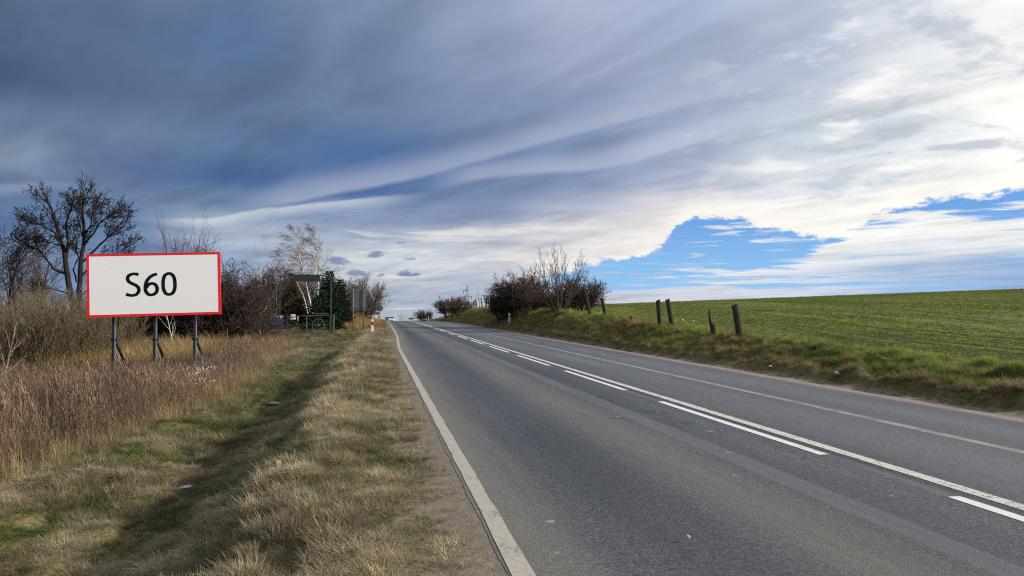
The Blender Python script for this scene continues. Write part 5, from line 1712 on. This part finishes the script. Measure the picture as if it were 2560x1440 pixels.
# two paper notices hung on the left leaf
for (py0, py1, xa, xb, lb) in ((785.5, 791.5, 728.5, 740, 'upper white paper notice on the left gate leaf'), (793.5, 798.5, 728.5, 741, 'lower white paper notice on the left gate leaf')):
    a, zt_ = gp(xa, py0); b, zb_ = gp(xb, py1)
    cx = (a + b) / 2; ca_, sa_ = math.cos(facing(765)), math.sin(facing(765))
    nt = tag(empty('paper_notice', (gx + ca_ * cx + sa_ * .05, gy + sa_ * cx - ca_ * .05, gz0 + (zt_ + zb_) / 2), facing(765)), lb, 'notice', 'paper notices on the gate')
    MB().box((0, 0, 0), (b - a, .006, zt_ - zb_)).build('sheet', MATS['paper'], nt)
    ln = MB()
    for j in range(4):
        ln.box((r6.uniform(-.03, .03), -.005, (zt_ - zb_) * (.30 - .2 * j)), ((b - a) * r6.uniform(.5, .8), .002, .012))
    ln.build('print', MATS['print_grey'], nt)

# --- colourful info board left of the gate
x, y, z = spot(692, 55.5)
ib = tag(empty('info_board', (x, y, z), facing(692)), 'blue and white picture board on legs left of the gate', 'board')
k = 55.5 / FPX
zt, zb = height_at(788, 55.5) - z, height_at(812, 55.5) - z
MB().box((0, 0, (zt + zb) / 2), (34 * k, .04, zt - zb)).build('board_panel', MATS['poster_blue'], ib)
MB().box((4 * k, -.024, zt - 5.5 * k), (22 * k, .006, 9 * k)).build('picture_sky', MATS['poster_sky'], ib)
MB().box((-12 * k, -.027, zt - 7 * k), (9 * k, .006, 12 * k)).build('picture_pink', MATS['poster_pink'], ib)
MB().box((6 * k, -.030, zt - 9 * k), (9 * k, .006, 3.5 * k), Matrix.Rotation(.4, 3, 'Y')).build('picture_shape', MATS['poster_blue'], ib)
for s_ in (-15, 15): MB().box((s_ * k, .05, (zb - .3 + zt) / 2), (.06, .06, zt - zb + .3)).build('leg', MATS['dark_steel'], ib)

# --- painted board fence beyond the spruce
x, y, z = spot(855, 66)
fe = tag(empty('board_fence', (x, y, z), facing(855) - R(25)), 'short fence of painted orange, mint and brown boards right of the spruce', 'fence')
k = 66 / FPX
for i, (m_, h_) in enumerate((('plank_orange', 1.15), ('plank_brown', 1.0), ('plank_mint', 1.15), ('plank_mint', 1.12), ('plank_brown', 1.05), ('plank_orange', .9), ('plank_brown', 1.0))):
    MB().box((-.42 + i * .152, -.02, h_ / 2 + .02), (.135, .022, h_)).build('plank', MATS[m_], fe)
for zz in (.3, .85): MB().box((.04, .02, zz), (1.15, .04, .06)).build('rail', MATS['plank_brown'], fe)

# --- cars coming over the crest
def car(px, depth, body_mat, label, dx=0.0):
    x, y, _ = spot(px, depth)
    z = float(road_z(y))
    root = tag(empty('car', (x, y, z), R(1)), label, 'car', 'oncoming cars')
    # profile along the length (front faces the viewer, -y)
    def loft(sections, mat, name, parent=root):
        mb = MB()
        for (A, Bs) in zip(sections[:-1], sections[1:]): pass
        v, f = [], []
        n = len(sections[0])
        for s in sections: v += s
        for i in range(len(sections) - 1):
            for j in range(n):
                j2 = (j + 1) % n
                f.append((i * n + j, i * n + j2, (i + 1) * n + j2, (i + 1) * n + j))
        f.append(tuple(range(n))); f.append(tuple((len(sections) - 1) * n + j for j in range(n)))
        mb.v, mb.f = v, f
        return mb.build(name, mat, parent, 0.0)
    def sec(y_, w, z0, z1, tw): return [(-w, y_, z0), (w, y_, z0), (w, y_, (z0 + z1) * .55), (tw, y_, z1), (-tw, y_, z1), (-w, y_, (z0 + z1) * .55)]
    body = loft([sec(-2.15, .72, .32, .70, .66), sec(-2.0, .84, .22, .78, .74), sec(-1.0, .90, .20, .95, .80), sec(1.5, .90, .20, 1.0, .80), sec(2.1, .84, .28, .92, .74)], MATS[body_mat], 'body')
    loft([sec(-1.05, .78, .93, .96, .76), sec(-.25, .76, .95, 1.42, .60), sec(.9, .76, .97, 1.45, .60), sec(1.75, .76, .97, 1.02, .74)], MATS['car_glass'], 'windows', root)
    loft([sec(-.28, .63, 1.40, 1.46, .56), sec(.3, .64, 1.42, 1.49, .56), sec(1.0, .63, 1.41, 1.46, .55)], MATS[body_mat], 'roof', root)
    for s in (-1, 1):
        MB().box((s * .62, -2.10, .66), (.30, .12, .13)).build('headlight', MATS['head_lamp'], root, .02)
        MB().box((s * .98, -.85, 1.0), (.16, .10, .12)).build('mirror', MATS[body_mat], root, .02)
        for yy_ in (-1.35, 1.30):
            MB().tube([(s * .70, yy_, .31), (s * .90, yy_, .31)], .31, 16).build('wheel', MATS['tyre_rubber'], root)
    MB().box((0, -2.15, .56), (.70, .05, .12)).build('grille', MATS['black_plastic'], root)
    MB().box((0, -2.12, .30), (1.40, .10, .14)).build('bumper_intake', MATS['black_plastic'], root)
    MB().box((0, -2.18, .43), (.50, .02, .10)).build('number_plate', MATS['paper'], root)
    return root
car(978.5, 225, 'car_white', 'white car coming towards the viewer over the crest')
car(969, 243, 'car_dark', 'dark car half hidden behind the white car')

# --- power pylon
x, y, _ = spot(1168, 600)
z = -12.0
pz = height_at(712, 600) - z
py_ = tag(empty('power_pylon', (x, y, z), facing(1168)), 'lattice power pylon behind the crest shrub', 'pylon')
m_ = MB()
def hw(h): return 2.6 * (1 - h / pz) ** 1.0 + .28
lv = [0, 6, 11, 15.5, 19.5, 23, 26, 28.5, 30.8, pz - 1.2]
for sx in (-1, 1):
    for sy in (-1, 1):
        for a, b in zip(lv[:-1], lv[1:]):
            m_.bar((sx * hw(a), sy * hw(a), a), (sx * hw(b), sy * hw(b), b), .20)
            m_.bar((sx * hw(a), sy * hw(a), a), (-sx * hw(b), sy * hw(b), b), .11)
m_.build('mast', MATS['sign_back'], py_)
MB().bar((0, 0, pz - 1.4), (0, 0, pz), .25).build('peak', MATS['sign_back'], py_)
ku = 600 / FPX
def arm(sgn, h, ln):
    a = MB().bar((0, 0, h), (sgn * ln, 0, h), .22).bar((0, 0, h + 1.3), (sgn * ln, 0, h), .16).build('arm', MATS['sign_back'], py_)
    MB().tube([(sgn * ln, 0, h), (sgn * ln, 0, h - 2.3)], .22, 6).build('insulator', MATS['dark_steel'], a)
arm(-1, height_at(726.5, 600) - z, 9 * ku); arm(-1, height_at(742.5, 600) - z, 12 * ku); arm(1, height_at(741.5, 600) - z, 11 * ku)

# --- litter and small plants
def crumple(name, px, py_guess, depth, size, mat, label, seed, group='litter'):
    r = np.random.default_rng(seed)
    x, y, z = spot(px, depth)
    import bmesh
    bm = bmesh.new()
    bmesh.ops.create_icosphere(bm, subdivisions=3, radius=1.0)
    for v in bm.verts:
        k_ = 1 + .45 * float(fbm(np.array([v.co.x * 1.7 + seed]), np.array([v.co.y * 1.7 + v.co.z * 2.3]), seed, 3)[0])
        v.co = Vector((v.co.x * size[0] * k_, v.co.y * size[1] * k_, v.co.z * size[2] * k_))
    me = bpy.data.meshes.new(name); bm.to_mesh(me); bm.free(); me.materials.append(MATS[mat])
    o = link(name, me, None, (x, y, z + size[2] * .6 + .03)); o.rotation_euler = (r.uniform(-.1, .1), r.uniform(-.1, .1), r.uniform(0, 3))
    return tag(o, label, 'litter', group)
def px_depth(px, py):
    """first ground point seen along a photo pixel"""
    d_ = 3.0
    while d_ < 150:
        x, y, z = spot(px, d_)
        if z >= height_at(py, d_): break
        d_ += .05
    return d_
crumple('plastic_bag', 466, 0, px_depth(466, 1226), (.15, .040, .022), 'plastic_white', 'torn white plastic strip lying in the ditch grass', 1).rotation_euler = (0, 0, .5)
crumple('plastic_scrap', 700, 0, px_depth(700, 1176), (.025, .03, .025), 'plastic_white', 'tiny white scrap on the slope of the ditch', 2)
crumple('plastic_wrapper', 688, 0, px_depth(688, 1012), (.13, .05, .02), 'plastic_teal', 'pale teal wrapper in the grass left of the ditch', 3).rotation_euler = (0, 0, 0)
crumple('plastic_bag', 2090, 0, px_depth(2090, 941), (.06, .055, .04), 'plastic_white', 'crumpled white bag at the foot of the embankment', 4)
crumple('plastic_bag', 1706, 0, px_depth(1706, 803), (.06, .06, .05), 'plastic_white', 'white bag on top of the bank right of the close post pair', 5)
crumple('plastic_bag', 1733, 0, px_depth(1733, 806), (.07, .05, .035), 'plastic_white', 'second pale bag at the field edge near the broken post', 6)
crumple('plastic_bag', 12, 0, 25.5, (.14, .10, .09), 'plastic_blue', 'pale blue bag caught in the weeds at the edge of the view', 7).location.z += .55
crumple('paper_scrap', 1924, 0, px_depth(1924, 921), (.12, .03, .02), 'plastic_white', 'grey white paper scrap on the dirt beside the road', 8)
crumple('small_stone', 1716, 0, px_depth(1716, 1351), (.016, .012, .012), 'plank_mint', 'small greenish pebble on the asphalt', 9, None)
r7 = np.random.default_rng(77)
for px, dp, s_, lb in ((505, 17.6, 1.0, 'pale fluffy seed plant at the edge of the red weeds'), (435, 18.2, .75, 'smaller pale fluffy seed plant just left of the larger one')):
    x, y, z = spot(px, dp)
    fp = tag(empty('seed_plant', (x, y, z)), lb, 'plant', 'pale seed plants')
    lines, heads = [], []
    for i in range(26):
        a, q = r7.uniform(0, 6.283), math.sqrt(r7.uniform()) * .34 * s_
        h_ = r7.uniform(.35, .80) * s_
        b_ = np.array([math.cos(a) * q, math.sin(a) * q, -.02]); e_ = b_ + np.array([r7.normal(0, .06), r7.normal(0, .06), h_])
        lines.append((np.array([b_, (b_ + e_) / 2 + r7.normal(0, .012, 3), e_]), np.array([.005, .004, .003]))); heads.append(e_)
    wood('stems', lines, 3, 'willow_twig', fp)
    f_ = flakes('seed_heads', np.array(heads), .026, 'fluff', fp, 3, per=14, spread=.035); f_['kind'] = 'stuff'
